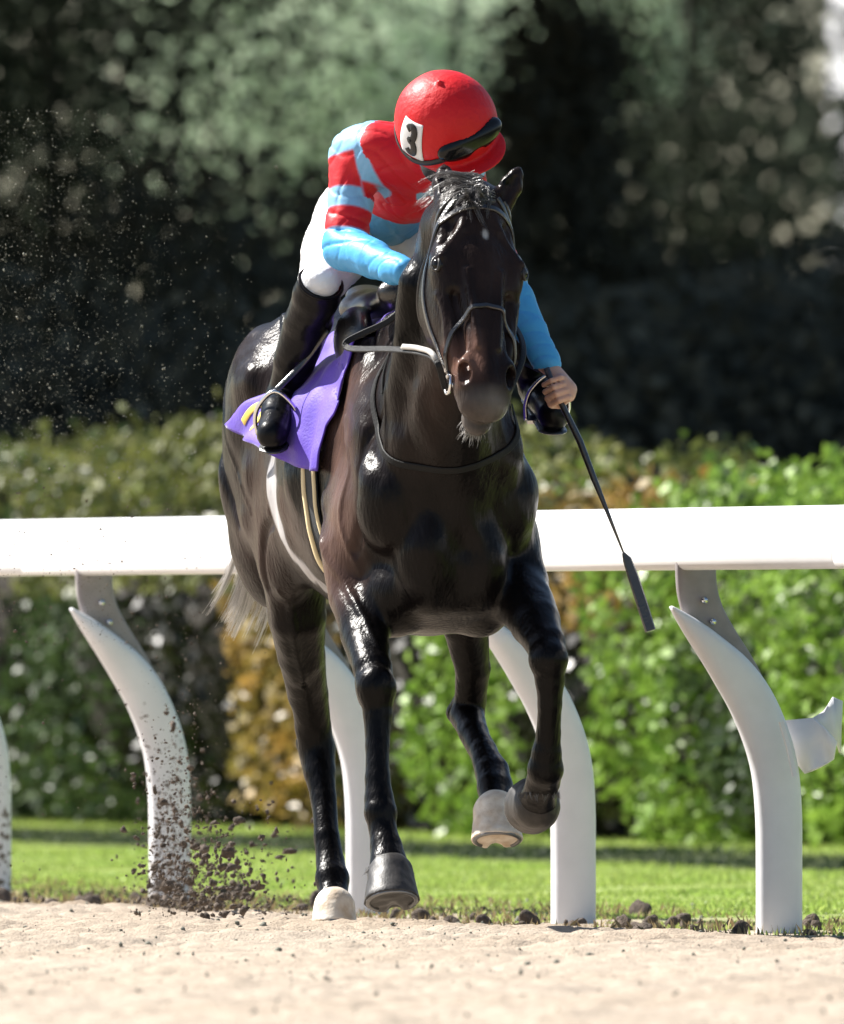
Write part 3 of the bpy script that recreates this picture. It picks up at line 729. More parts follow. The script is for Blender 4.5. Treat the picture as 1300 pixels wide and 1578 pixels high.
for sh, el, wr_ in ((J['sr'], J['er'], J['wr']), (J['sl'], J['el'], J['wl'])):
    t1, d1 = seg_t(v, sh, el); t2, d2 = seg_t(v, el, wr_); L1 = np.linalg.norm(el-sh)
    outw = nrm(sh-J['nk']); on = np.maximum(ss(((v-sh)@outw)+.040+.05*np.clip(t1, 0, 1))*(d1 < .13), (d2 < .085)*(t2 > 0.02))
    on = np.where((t1 > .5) & (d1 < .085), 1, on)
    def band(a, b): return ss((t1-a)*L1)*ss((b-t1)*L1)
    k = np.where(d1 <= d2+.012, 1., 0.)
    q_ = ((v-sh)@outw)+.040+.05*np.clip(t1, 0, 1); c = lay(c, lblue, ss(q_+.042)*(d1 < .112)*ss((.36-t1)*L1)*(tt < .3))
    c = lay(c, lblue, on*k); c = lay(c, red, on*k*band(.10, .42)); c = lay(c, red, on*k*band(.62, .84))
    c = lay(c, cuff, np.where((d2 < d1+.03) & (d2 < .09), ss((t1-.86)*L1), 0)); c = lay(c, cuff, np.where((d2 < d1) & (t2 > .15) & (d2 < .09), 1., 0))
tn, dn = seg_t(v, J['nk'], HC-hup*.075-hf*.035); c = lay(c, blue, np.where((tn > .2) & (dn < .10), 1., 0.))
paint(jm, c)
m_silk = mat('silks', red, rough=.50, spec=.35, attr='Col', bump=.35, bscale=38, bdist=.006)
link('jacket', jm, m_silk, person)
# breeches
br = Field((-.40, -.15, 1.50), (.42, .95, 2.16), .0045)
br.rc(J['pel']+wd*.03, J['pel']-wd*.14, .138, .130, .05)
br.chain([(J['hr'], .105), (J['hr']*.5+J['kr']*.5, .092), (J['kr']*.85+J['hr']*.15, .066), (J['kr']+[0, 0, .01], .055)], .04); br.chain([(J['hl'], .105), (J['hl']*.5+J['kl']*.5, .092), (J['kl'], .064)], .04)
nb = sines(41, 34); br.shade(lambda x, y, z: .003*nb(x, y, z)-.0012*np.sin(z*150+nb(x, y, z)*2)**2)
m_breech = mat('white_breeches', (.80, .80, .80), rough=.6, bump=.25, bscale=120)
link('breeches', br.mesh('breeches'), m_breech, person)
# boots
m_boot = mat('boot_leather', (.004, .004, .005), rough=.30, spec=.15, bump=.2, bscale=45)
for k_, a_, t_ in ((J['kr'], J['ar'], J['tr']), (J['kl'], J['al'], J['tl'])):
    b0 = np.minimum(np.minimum(k_, a_), t_)-.12; b1 = np.maximum(np.maximum(k_, a_), t_)+.12
    f = Field(b0, b1, .004); d = nrm(a_-k_); fwd = nrm(t_-a_)
    f.chain([(k_-d*.0, .063), (k_+d*.04, .065), (k_*.68+a_*.32+np.array([0, .015, 0]), .066), (k_*.3+a_*.7, .056), (a_, .046)], .02)
    f.chain([(a_+[0, .02, -.01], .040), (a_+[0, .035, -.035], .036)], .02)
    f.chain([(a_+[0, .0, -.02], .046), (a_*.5+t_*.5, .049), (t_, .043)], .02)
    f.rc(a_+[0, .035, -.06], a_+[0, .03, -.045], .022, .026, .008)
    f.cut(k_-d*.012, -d)
    nb2 = sines(43, 40); f.shade(lambda x, y, z: .0022*nb2(x, y, z))
    bo_ = link('boot', f.mesh('boot'), m_boot, person)
    so = Field(np.minimum(a_, t_)-.16, np.maximum(a_, t_)+.1, .004); fd = nrm(t_-a_); dn = nrm(np.array([0, 0, -1.])-np.dot([0, 0, -1.], fd)*fd)
    so.rc(a_+[0, .02, 0]+dn*.052, t_+dn*.042+fd*.004, .040, .042, .01, side=dn, q=5); so.rc(a_+[0, .03, 0]+dn*.058, a_+[0, .02, 0]+dn*.064, .030, .028, .006)
    link('sole', so.mesh('sole'), m_leather, bo_)
    cf = MB(); u1 = nrm(np.cross(d, [0, 1, .2])); u2 = np.cross(d, u1)
    cf.tube([k_-d*.014+(u1*math.cos(q)+u2*math.sin(q))*.062 for q in np.linspace(0, 6.283, 30)], .004, 6, cap=False); cf.build('boot_top', m_boot, bo_)
# helmet
hf_ = Field(HC-.26, HC+.26, .0032)
HO = HC+hup*.018
hf_.ell(HO, (.148, .136, .142), HX, .01)
sl_, x_, y_, z_ = hf_._box(hf_.lo, hf_.lo+hf_.n*hf_.h)
q = HO-hup*.055; hf_.a = np.maximum(hf_.a, -(((x_-q[0])*hup[0]+(y_-q[1])*hup[1]+(z_-q[2])*hup[2])).astype(np.float32))
hf_.ell(HO-hup*.040, (.128, .118, .10), HX, .004, True)
hf_.ell(HO+hf*.085-hup*.050, (.108, .110, .016), HX, .012)        # peak
hf_.ell(HO+hf*.06-hup*.075, (.112, .100, .020), HX, .004, True)
nh = sines(51, 26); nh2 = sines(52, 60)
hf_.shade(lambda x, y, z: .0014*nh(x, y, z)+.0005*nh2(x, y, z))
hf_.rc(HO+hup*.143, HO+hup*.145, .009, .007, .008)
m_cap = mat('red_cap', (.62, .006, .010), rough=.5, spec=.35, bump=.3, bscale=60)
helm = link('helmet', hf_.mesh('helmet'), m_cap, person)
m_black = mat('black_print', (.012, .012, .012), rough=.5)
# number patch on the cap's right side
def hpt(az, elv, off=.0):
    p = HO+(hf*math.cos(az)*math.cos(elv)+hs*math.sin(az)*math.cos(elv)+hup*math.sin(elv))*.14
    return hf_.stick(p, off, 10)
AZ0, EL0 = math.radians(82), math.radians(14)
def patch(a0, a1, e0, e1, off):
    n = 14; V = []; F = []
    for i in range(n):
        for j in range(n): V.append(hpt(a0+(a1-a0)*i/(n-1), e0+(e1-e0)*j/(n-1), off))
    for i in range(n-1):
        for j in range(n-1): F.append((i*n+j, i*n+j+1, (i+1)*n+j+1, (i+1)*n+j))
    return V, F
pm = MB(); pm.add(*patch(AZ0-.34, AZ0+.26, EL0-.42, EL0+.40, .0022)); po = pm.build('number_patch', m_white, helm)
md = po.modifiers.new('solid', 'SOLIDIFY'); md.thickness = .0015; md.offset = 0
dg = MB(); stroke = [(-.5, .75), (-.15, 1.0), (.3, .95), (.5, .6), (.35, .2), (-.05, .05), (.35, -.1), (.5, -.5), (.3, -.9), (-.15, -1.0), (-.5, -.75)]
pts = [hpt(AZ0-.05-a*.20, EL0-.005+b*.29, .0045) for a, b in spline([np.array(q) for q in stroke], 6)]
dg.ribbon(pts, list(hf_.grad(np.array(pts))), .021, .0016); dg.build('number_three', m_black, po)
# goggles pushed on the peak, strap round the cap
gg = Field(HC-.28, HC+.28, .0035)
gc = HO+hf*.120+hup*.012
gg.ell(gc-hf*.008, (.044, .104, .045), HX, .02)
gg.ell(gc+hf*.030-hup*.030, (.022, .020, .018), HX, .012, True)
gg.ell(HO-hf*.005, (.150, .138, .144), HX, .003, True)
m_gog = mat('goggle_lens', (.006, .006, .007), rough=.16, spec=.3)
gog = link('goggles', gg.mesh('goggles'), m_gog, person)
gs = MB()
for s in (1, -1):
    pts = [hpt(s*a, e, .003) for a, e in ((.50, .03), (.8, -.10), (1.15, -.24), (1.5, -.32), (2.0, -.25), (2.6, -.12), (3.14, -.1))]
    pts = [hf_.stick(np.array(q), .003) for q in spline(pts, 6)]
    gs.ribbon(pts, [hf_.grad(q) for q in pts], .018, .003)
gs.build('goggle_strap', m_black, gog)
# dark face covering and chin strap
mk = Field(HC-.22, HC+.2, .004)
mk.ell(HC+hf*.035-hup*.072, (.072, .062, .062), HX, .02); mk.ell(HC+hf*.02-hup*.02, (.088, .080, .05), HX, .03); mk.ell(HC-hup*.118+hs*.02+hf*.0, (.070, .070, .055), HX, .03)
link('face_mask', mk.mesh('face_mask'), mat('black_fabric', (.015, .015, .017), rough=.8, bump=.2, bscale=150), person)

# stirrups: leathers and irons, hung from the saddle
for a_, t_, s, lab in ((J['ar'], J['tr'], 1, 'steel stirrup under the near boot of the jockey, by the blown cloth corner'), (J['al'], J['tl'], -1, 'stirrup under the black boot toe beside the whip hand')):
    c = a_*.35+t_*.65; fw_ = nrm(t_-a_); si = nrm(np.cross(fw_, UP)); upf = np.cross(si, fw_)
    if upf[2] < 0: upf = -upf
    st = empty('stirrup', c); tag(st, lab, 'stirrup')
    r = MB(); r.box(c-upf*.046, (.022, .056, .005), np.array([fw_, si, upf])); centre(c, r.build('tread', m_steel, st, False))
    r = MB(); r.tube(spline([c-upf*.046-si*.056, c-si*.060, c+upf*.045-si*.045, c+upf*.085, c+upf*.045+si*.045, c+si*.060, c-upf*.046+si*.056], 6), .0065, 8); centre(c, r.build('iron', m_steel, st))
    top = H(-.22, s*.20, 1.66); r = MB(); p = spline([c+upf*.085, (c+upf*.085)*.5+top*.5-RT*s*.01+np.array([0, .03, 0]), top], 8); r.ribbon(p, [nrm(RT*s-FW*.0+np.array([0, -1.2, 0]))]*len(p), .018, .003); centre(c, r.build('stirrup_leather', m_leather, st))

# whip
w0 = P(852, 560, -.055); w0 = P(856, 604, -.07)-waxis*.07
r = MB(); whip_pts = [(w0, .0085), (P(856, 604, -.07), .008), (P(893, 680, -.088), .0095), (P(915, 738, -.10), .0085), (P(936, 790, -.112), .0055), (P(962, 856, -.13), .0022)]
r.tube([p for p, q in whip_pts], [q for p, q in whip_pts], 12)
whip = r.build('riding_whip', m_leather)
tag(whip, 'slim black riding whip with a leather flap held low in the jockey hand', 'whip')
r = MB(); p = [P(960, 852, -.13), P(966, 862, -.132), P(975, 888, -.137), P(992, 940, -.15), P(1002, 972, -.158)]
r.ribbon(p, [np.array([.1, -1, .05])]*5, [.008, .024, .030, .031, .029], .007); r.build('flap', m_leather, whip, False)

# ================================================================== THE PLACE
RD = np.array([-.2764, .9610, 0.0]); RN = np.array([-.9610, -.2764, 0.0])       # along the rail (away), towards the track
R0 = np.array([.988, .90, 0.0])
def rail_pt(t, o=0, z=0): return R0+RD*t+RN*o+np.array([0, 0, z])
def perp(x, y): return -((x-R0[0])*RN[0]+(y-R0[1])*RN[1])                        # metres beyond the rail
def at_px(px, d_perp):
    """point of the line d_perp beyond the rail that is seen at px"""
    b = R0-RN*d_perp; k = (px-650)/FPX
    t = (k*(DCAM+b[1])-b[0])/(RD[0]-k*RD[1]); return b+RD*t
# ground: one sheet
nfine = sines(61, 9, 9); nf2 = sines(62, 38, 9); nf3 = sines(63, 110, 9)
def ground_z(x, y):
    p = perp(x, y); tr = np.clip(.5-(p+.70)/.45, 0, 1); z0 = 0*x
    n = np.maximum(nf2(x, y, z0), -.4)*.010+nf3(x, y, z0)*.0035+nfine(x, y, z0)*.009
    berm = .010*np.exp(-((p-.10)/.35)**2)
    return tr*(.022+n+berm*(1+.8*nf2(x*.7, y*.7, z0)))+(1-tr)*(nfine(x, y, z0)*.004)
xs = np.concatenate([[-1500, -400, -120, -40, -14, -7, -4, -3], np.arange(-2.2, 2.2, .02), [2.2, 3, 4, 7, 14, 40, 120, 400, 1500]])
ys = np.concatenate([[-300, -120, -61, -40, -28, -22], np.arange(-19, -4, .05), np.arange(-4, 12, .025), np.arange(12, 40, .12), [42, 50, 60, 80, 110, 160, 240, 400, 900, 2500]])
X, Y = np.meshgrid(xs, ys, indexing='ij'); Z = ground_z(X, Y)
fine = ((np.abs(X) < 3.2) & (Y > -23) & (Y < 45)); Z = np.where(fine, Z, 0)
nxg, nyg = X.shape; ii = np.arange(nxg*nyg).reshape(nxg, nyg)
me = fast_mesh('ground', np.stack([X, Y, Z], -1).reshape(-1, 3), np.stack([ii[:-1, :-1], ii[1:, :-1], ii[1:, 1:], ii[:-1, 1:]], -1).reshape(-1, 4))
pz = perp(X, Y).ravel(); gx, gy = X.ravel(), Y.ravel()
edge = pz+.35*sines(71, 3)(gx, gy, 0*gx)+.18*sines(72, 11)(gx, gy, 0*gx)
tg = np.clip((edge-.25)/.7, 0, 1)[:, None]; dirt = np.array([.395, .33, .26]); wet = np.array([.34, .27, .20])
sn = np.clip(sines(73, 5)(gx, gy*.4, 0*gx)*.5+.3, 0, 1)[:, None]
cg = (dirt*(1-sn*.5)+wet*sn*.5)*(1-tg)+np.array([.24, .30, .08])*tg
ch = (np.exp(-((pz+.45)/.75)**2)*(.45+.35*sines(74, 7)(gx, gy, 0*gx)))[:, None]; ch = np.clip(ch, 0, .9)*(1-tg); cg = cg*(1-ch)+np.array([.225, .17, .12])*ch
dk = np.clip(1-np.abs(pz-5.35)/.95, 0, 1)[:, None]**.4; cg = cg*(1-dk)+np.array([.035, .045, .02])*dk  # darker strip of turf colour in front of the hedge
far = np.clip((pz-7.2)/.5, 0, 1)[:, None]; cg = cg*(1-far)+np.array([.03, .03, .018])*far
paint(me, cg)
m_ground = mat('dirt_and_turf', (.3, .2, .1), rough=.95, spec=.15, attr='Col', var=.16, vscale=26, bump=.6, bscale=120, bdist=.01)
tag(link('ground', me, m_ground), 'pale brown dirt track with churned surface, turf beyond the rail', kind='structure')

# running rail
m_rail = mat('white_rail_paint', (.83, .83, .84), rough=.35, spec=.5, var=.03, vscale=6)
m_post = mat('white_post_paint', (.74, .74, .76), rough=.45, spec=.4, var=.05, vscale=9, bump=.06, bscale=30)
# mud thrown on the lower posts
nt = m_post.node_tree; N = nt.nodes; L = nt.links; bsdf = N['Principled BSDF']; prev = bsdf.inputs['Base Color'].links[0].from_socket
g2 = N.new('ShaderNodeNewGeometry'); sp = N.new('ShaderNodeSeparateXYZ'); L.new(g2.outputs['Position'], sp.inputs[0])
vn = N.new('ShaderNodeTexNoise'); vn.inputs['Scale'].default_value = 55; vn.inputs['Detail'].default_value = 3; L.new(g2.outputs['Position'], vn.inputs['Vector'])
mr = N.new('ShaderNodeMapRange'); L.new(sp.outputs['Z'], mr.inputs[0]); mr.inputs[1].default_value = 0; mr.inputs[2].default_value = .75; mr.inputs[3].default_value = .51; mr.inputs[4].default_value = .76
gt = N.new('ShaderNodeMath'); gt.operation = 'GREATER_THAN'; L.new(vn.outputs[0], gt.inputs[0]); L.new(mr.outputs[0], gt.inputs[1])
mx = N.new('ShaderNodeMix'); mx.data_type = 'RGBA'; xl = N.new('ShaderNodeMath'); xl.operation = 'LESS_THAN'; xl.inputs[1].default_value = -.45; L.new(sp.outputs['X'], xl.inputs[0]); g3 = N.new('ShaderNodeMath'); g3.operation = 'MULTIPLY'; L.new(gt.outputs[0], g3.inputs[0]); L.new(xl.outputs[0], g3.inputs[1])
L.new(g3.outputs[0], mx.inputs[0]); L.new(prev, mx.inputs[6]); mx.inputs[7].default_value = (.16, .13, .11, 1); L.new(mx.outputs[2], bsdf.inputs['Base Color'])
fence = empty('running_rail', rail_pt(0)); tag(fence, 'white running rail on curved posts along the edge of the dirt track', 'rail')
prof = []
for a in range(28):
    q = 2*math.pi*a/28; cx, cz = math.cos(q), math.sin(q)
    prof.append((.030*math.copysign(abs(cx)**.8, cx), .0865*math.copysign(abs(cz)**.42, cz)))
def rail_beam(t0, t1):
    b = MB(); V = []; ts = [t0, t0+.003, t1-.003, t1]; sc_ = [.96, 1, 1, .96]
    for t, k in zip(ts, sc_): V += [rail_pt(t, .262+p*k, 1.0915+q*k) for p, q in prof]
    F = [(i*28+j, i*28+(j+1) % 28, (i+1)*28+(j+1) % 28, (i+1)*28+j) for i in range(3) for j in range(28)]
    F += [tuple(range(27, -1, -1)), tuple(84+j for j in range(28))]; b.add(V, F)
    centre(fence.location, b.build('rail_beam', m_rail, fence))
SPC = 2.117
for k in range(-2, 5): rail_beam((k*2-.68)*SPC+.001, (k*2+1.32)*SPC-.001)
DP = (1200-650)/FPX*(DCAM+.90)
m_brack_shade = mat('shade_grey_bracket', (.26, .235, .235), rough=.6, bump=.1, bscale=50, var=.12, vscale=20)  # grey stands in for the rail's shade on the white arm
def prof_path(rows):
    s = (DCAM+.90)/FPX; return [np.array([(1200-px)*s/.961, HCAM+(965-py)*s, w*s/2]) for px, py, w in rows]
BLADE = prof_path(((1200, 1475, 74), (1200, 1438, 74), (1200, 1320, 74), (1199, 1250, 75), (1193, 1185, 76), (1178, 1130, 76), (1155, 1078, 74), (1127, 1036, 66), (1098, 1002, 50), (1070, 972, 34), (1048, 950, 18), (1033, 935, 4)))
BRACK = prof_path(((1168, 1085, 60), (1140, 1035, 66), (1112, 990, 66), (1090, 950, 66), (1079, 915, 66), (1076, 885, 66), (1076, 862, 66)))
def sweep(t, path, depth, back, sq=.75, n=24):
    V = []; pts = spline(path, 4)
    for i, q in enumerate(pts):
        q0 = pts[max(i-1, 0)]; q1 = pts[min(i+1, len(pts)-1)]; tg = nrm([q1[0]-q0[0], q1[1]-q0[1]]); nn = np.array([tg[1], -tg[0]])
        for j in range(n):
            a = 2*math.pi*j/n; ca, sa = math.cos(a), math.sin(a); ca = math.copysign(abs(ca)**sq, ca); sa = math.copysign(abs(sa)**sq, sa)
            V.append(rail_pt(t, q[0]+nn[0]*q[2]*.96*ca, q[1]+nn[1]*q[2]*.96*ca)+RD*(sa*depth*min(1, .25+q[2]/.05)+back))
    F = [(i*n+j, i*n+(j+1) % n, (i+1)*n+(j+1) % n, (i+1)*n+j) for i in range(len(pts)-1) for j in range(n)]
    F += [tuple(range(n-1, -1, -1)), tuple((len(pts)-1)*n+j for j in range(n))]
    b = MB(); b.add(V, F); return b
def post(t):
    o = centre(fence.location, sweep(t, BLADE, .046, 0).build('post', m_post, fence))
    sweep(t, BRACK, .020, .030, .5).build('bracket', m_brack_shade, o)
    for q in ((1085, 925), (1098, 958)):
        s = (DCAM+.90)/FPX; c = rail_pt(t, (1200-q[0])*s/.961, HCAM+(965-q[1])*s)+RD*.008; b = MB(); b.tube([c, c-RD*.012], .009, 8); b.build('bolt', m_steel, o)
    return o
posts = {}
for k in range(-2, 8):
    tk = {1: float((at_px(883, 0)-R0)@RD), 2: float((at_px(566, 0)-R0)@RD)}.get(k, k*SPC); posts[k] = post(tk)
# curled guard plate on the nearest post in view
def sheet(name, pix, Y, m, parent, th=.006):
    b = bmesh.new(); vs = [b.verts.new(P(px, py, Y+dy)) for px, py, dy in pix]; b.faces.new(vs); bmesh.ops.triangulate(b, faces=b.faces)
    bmesh.ops.subdivide_edges(b, edges=b.edges, cuts=1, use_grid_fill=True)
    me = bpy.data.meshes.new(name); b.to_mesh(me); b.free(); o = link(name, me, m, parent)
    q = o.modifiers.new('solid', 'SOLIDIFY'); q.thickness = th; q.offset = 0; return o
g0 = posts[0]
br_o = MB(); br_o.ribbon([P(1203, 1112, .80), P(1214, 1150, .80), P(1224, 1196, .80)], [np.array([.3, -1, 0])]*3, .014, .006)
plate = br_o.build('guard_plate', m_post, g0, False); plate['label'] = 'curled white guard plate bolted behind the post'
sheet('guard_plate', [(1206, 1110, .03), (1252, 1106, -.02), (1272, 1124, -.05), (1289, 1143, -.06), (1284, 1170, -.05), (1262, 1182, -.03), (1240, 1192, 0), (1220, 1165, .03)], .95, m_rail, g0)
sheet('guard_plate', [(1252, 1106, 0), (1268, 1096, .01), (1283, 1074, .02), (1298, 1080, .03), (1294, 1160, .05), (1289, 1143, .0), (1272, 1124, .0)], .96, m_post, g0)

# leaves
def leaf_cloud(C, size, up=.0, jit=.4, rng=RNG, fold=True, norm=None, asp=.62):
    """C (n,3) centres -> one folded leaf each"""
    n = len(C); N_ = rng.normal(size=(n, 3)); 
    if norm is not None: N_ = N_*.75+norm
    N_[:, 2] += up; N_ /= np.linalg.norm(N_, axis=1)[:, None]
    T = rng.normal(size=(n, 3)); T -= (T*N_).sum(1)[:, None]*N_; T /= np.linalg.norm(T, axis=1)[:, None]; B = np.cross(N_, T)
    L = size*(1+jit*rng.uniform(-1, 1, n))[:, None]
    a = C-T*L*.5; b = C+B*L*asp*.5; c_ = C+T*L*.5+N_*L*.08*0; d = C-B*L*asp*.5
    V = np.stack([a, b+N_*L*.10, c_, d+N_*L*.10], 1).reshape(-1, 3); F = np.arange(n*4).reshape(n, 4)
    return V, F
def green(name, c, c2, rough=.42, tr=.25, isl=.45, vs=3, spec=.4):
    return mat(name, c, rough=rough, spec=spec, island=isl, var2=c2, vscale=vs, transl=tr)
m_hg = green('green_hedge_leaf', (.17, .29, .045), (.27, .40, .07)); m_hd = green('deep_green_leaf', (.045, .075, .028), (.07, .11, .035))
m_hy = green('yellowed_hedge_leaf', (.42, .26, .07), (.22, .18, .05)); m_hshade = green('shade_dark_hedge_leaf', (.014, .013, .010), (.022, .024, .012), tr=.03)  # near-black leaf colour paints the shadow bands on the hedge
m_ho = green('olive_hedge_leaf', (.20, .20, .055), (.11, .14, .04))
m_twig = mat('dark_twigs', (.03, .024, .018), rough=.9, bump=.5, bscale=60)
def shrub(c, rx, ry, h, n, m, label, size=.05, m_top=None, seed=0):
    """hedge shrub: rx along the hedge, ry across it"""
    r = np.random.default_rng(seed); c = np.asarray(c, float)
    o = empty('hedge_shrub', c); tag(o, label, 'shrub', 'shrubs of the clipped hedge')
    bn = [sines(seed*7+i, f, 6) for i, f in ((1, 5.5), (2, 14))]
    def pts(n, s0, s1):
        d = r.normal(size=(n, 3)); d /= np.linalg.norm(d, axis=1)[:, None]
        e = .36; k = (np.abs(d)**(2/e)).sum(1)**(-e/2); q = d*k[:, None]
        bump = 1+.075*bn[0](q[:, 0], q[:, 1], q[:, 2])+.045*bn[1](q[:, 0], q[:, 1], q[:, 2])
        q = q*(bump*r.uniform(s0, s1, n)**.5)[:, None]
        q[:, 2] = np.where(q[:, 2] < 0, q[:, 2]*1.0, q[:, 2])
        w = c+RD*(q[:, 0]*rx)[:, None]+RN*(q[:, 1]*ry)[:, None]+np.array([0, 0, h*.52])+np.array([0, 0, 1.])*(q[:, 2]*h*.50)[:, None]
        w[:, 2] = np.maximum(w[:, 2], .02)
        return w, d[:, :1]*RD+d[:, 1:2]*RN+d[:, 2:]*np.array([0, 0, 1.])
    C_, Nn = pts(n, .74, 1.02); top = C_[:, 2] > h*.62
    W_, _ = pts(n//10, .98, 1.0); W_ = W_[W_[:, 2] > h*.80]; W_[:, 2] += r.uniform(.0, .10, len(W_))*h/1.6   # shoots above the cut top
    C_ = np.concatenate([C_, W_]); Nn = np.concatenate([Nn, np.zeros_like(W_)]); top = C_[:, 2] > h*.62; n = len(C_)
    V, F = leaf_cloud(C_, size, .2, rng=r, norm=Nn*.6)
    me = fast_mesh('foliage', V, F); me.materials.append(m)
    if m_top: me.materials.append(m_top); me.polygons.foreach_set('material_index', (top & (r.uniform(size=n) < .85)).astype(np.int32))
    centre(c, link('foliage', me, None, o, False))
    b = MB()
    for i in range(9):
        a = c+RD*r.normal()*rx*.15+RN*r.normal()*ry*.15; e = c+RD*r.uniform(-.6, .6)*rx+RN*r.uniform(-.6, .6)*ry+np.array([0, 0, h*r.uniform(.6, .85)])
        b.tube([a, a*.5+e*.5+r.normal(size=3)*.04, e], [.028, .018, .006], 5)
    centre(c, b.build('stems', m_twig, o))
    core = MB(); 
    V = []; F = []; q, _ = pts(10, .5, .5)
    bmc = bmesh.new(); bmesh.ops.create_icosphere(bmc, subdivisions=3, radius=1); 
    for v_ in bmc.verts:
        d = v_.co.normalized(); w = c+RD*d.x*rx*.72+RN*d.y*ry*.72+np.array([0, 0, h*.47+d.z*h*.40]); v_.co = w+np.array(r.normal(size=3))*.02
    me = bpy.data.meshes.new('inner_twigs'); bmc.to_mesh(me); bmc.free(); centre(c, link('inner_twigs', me, m_twig, o))
    return o
HP = 7.35
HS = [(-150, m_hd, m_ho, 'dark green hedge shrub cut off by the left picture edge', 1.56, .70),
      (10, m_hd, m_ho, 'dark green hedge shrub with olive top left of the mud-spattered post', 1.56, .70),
      (175, m_hshade, m_ho, 'hedge shrub with leaves coloured dark as shade behind the mud-spattered post', 1.60, .66),
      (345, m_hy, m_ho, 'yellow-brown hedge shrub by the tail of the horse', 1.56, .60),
      (485, m_hshade, m_ho, 'hedge shrub with leaves coloured dark as shade, seen between the left legs of the horse', 1.54, .60),
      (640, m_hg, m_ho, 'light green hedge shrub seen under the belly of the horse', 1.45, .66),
      (790, m_hshade, m_hy, 'hedge shrub coloured dark as if shaded, with yellow-brown top right of the raised knee', 1.34, .55),
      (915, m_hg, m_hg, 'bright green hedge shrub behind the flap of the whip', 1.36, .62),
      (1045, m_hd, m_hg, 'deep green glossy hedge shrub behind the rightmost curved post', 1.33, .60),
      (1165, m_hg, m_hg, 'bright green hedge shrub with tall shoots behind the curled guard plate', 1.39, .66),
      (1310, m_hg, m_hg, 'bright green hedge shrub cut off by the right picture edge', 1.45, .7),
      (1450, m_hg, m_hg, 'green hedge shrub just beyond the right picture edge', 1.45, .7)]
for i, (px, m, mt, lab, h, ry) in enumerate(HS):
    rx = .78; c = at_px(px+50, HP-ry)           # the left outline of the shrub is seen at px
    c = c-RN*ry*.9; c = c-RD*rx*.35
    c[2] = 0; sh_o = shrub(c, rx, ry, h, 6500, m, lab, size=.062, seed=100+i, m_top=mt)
    if i in (0, len(HS)-1):                  # the hedge runs on beyond both edges of the picture
        for k in range(1, 6):
            o2 = sh_o.copy(); COL.objects.link(o2); o2.location = Vector(c+RD*(1.55*k if i == 0 else -1.45*k)); o2['label'] = 'green hedge shrub outside the picture, '+('farther along the hedge' if i == 0 else 'nearer along the hedge')
            for ch in sh_o.children: c2 = ch.copy(); COL.objects.link(c2); c2.parent = o2

# grass
def blades(name, n, d0, d1, h0, h1, m, w=.0045, keep=None, label=None):
    r = np.random.default_rng(5); y = r.uniform(-4, 36, n*3); x = r.uniform(-2.1, 2.1, n*3); p = perp(x, y)
    k = (p > d0+r.normal(size=n*3)*.15) & (p < d1); x, y, p = x[k][:n], y[k][:n], p[k][:n]; n = len(x)
    base = np.stack([x, y, 0*x-.003], 1); hh_ = r.uniform(h0, h1, n)*(0.8+.3*sines(77, 4)(x, y, 0*x)); hh_ = np.maximum(hh_, .008)
    a = r.uniform(0, 6.28, n); sd = np.stack([np.cos(a), np.sin(a), 0*a], 1)*w; ln = r.normal(size=(n, 3))*[.35, .35, 0]
    tip = base+(ln+[0, 0, 1])*hh_[:, None]; mid = base+(ln*.35+[0, 0, .6])*hh_[:, None]
    V = np.stack([base-sd, base+sd, mid+sd*.7, tip], 1).reshape(-1, 3); F = np.arange(n*4).reshape(n, 4)
    return tag(link(name, fast_mesh(name, V, F), m, None, False), label, kind='stuff')
m_grass = mat('grass_blade', (.30, .44, .085), rough=.5, spec=.4, island=.4, var2=(.42, .48, .14), vscale=1.6, transl=.35)
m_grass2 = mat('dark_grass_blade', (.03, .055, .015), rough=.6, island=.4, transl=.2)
blades('grass', 90000, 0.05, 4.45, .008, .028, m_grass, label='short bright green grass between the rail and the hedge')
blades('grass', 26000, 6.25, 7.6, .012, .035, m_grass, label='narrow strip of bright grass along the foot of the hedge')
blades('grass', 30000, 4.4, 6.3, .010, .03, m_grass2, label='dark strip of grass in front of the hedge')
m_dead = mat('dead_grass', (.30, .23, .12), rough=.8, island=.4, transl=.2)
blades('dry_grass', 14000, -.55, 1.0, .010, .05, m_dead, label='dry trampled grass along the edge of the dirt')

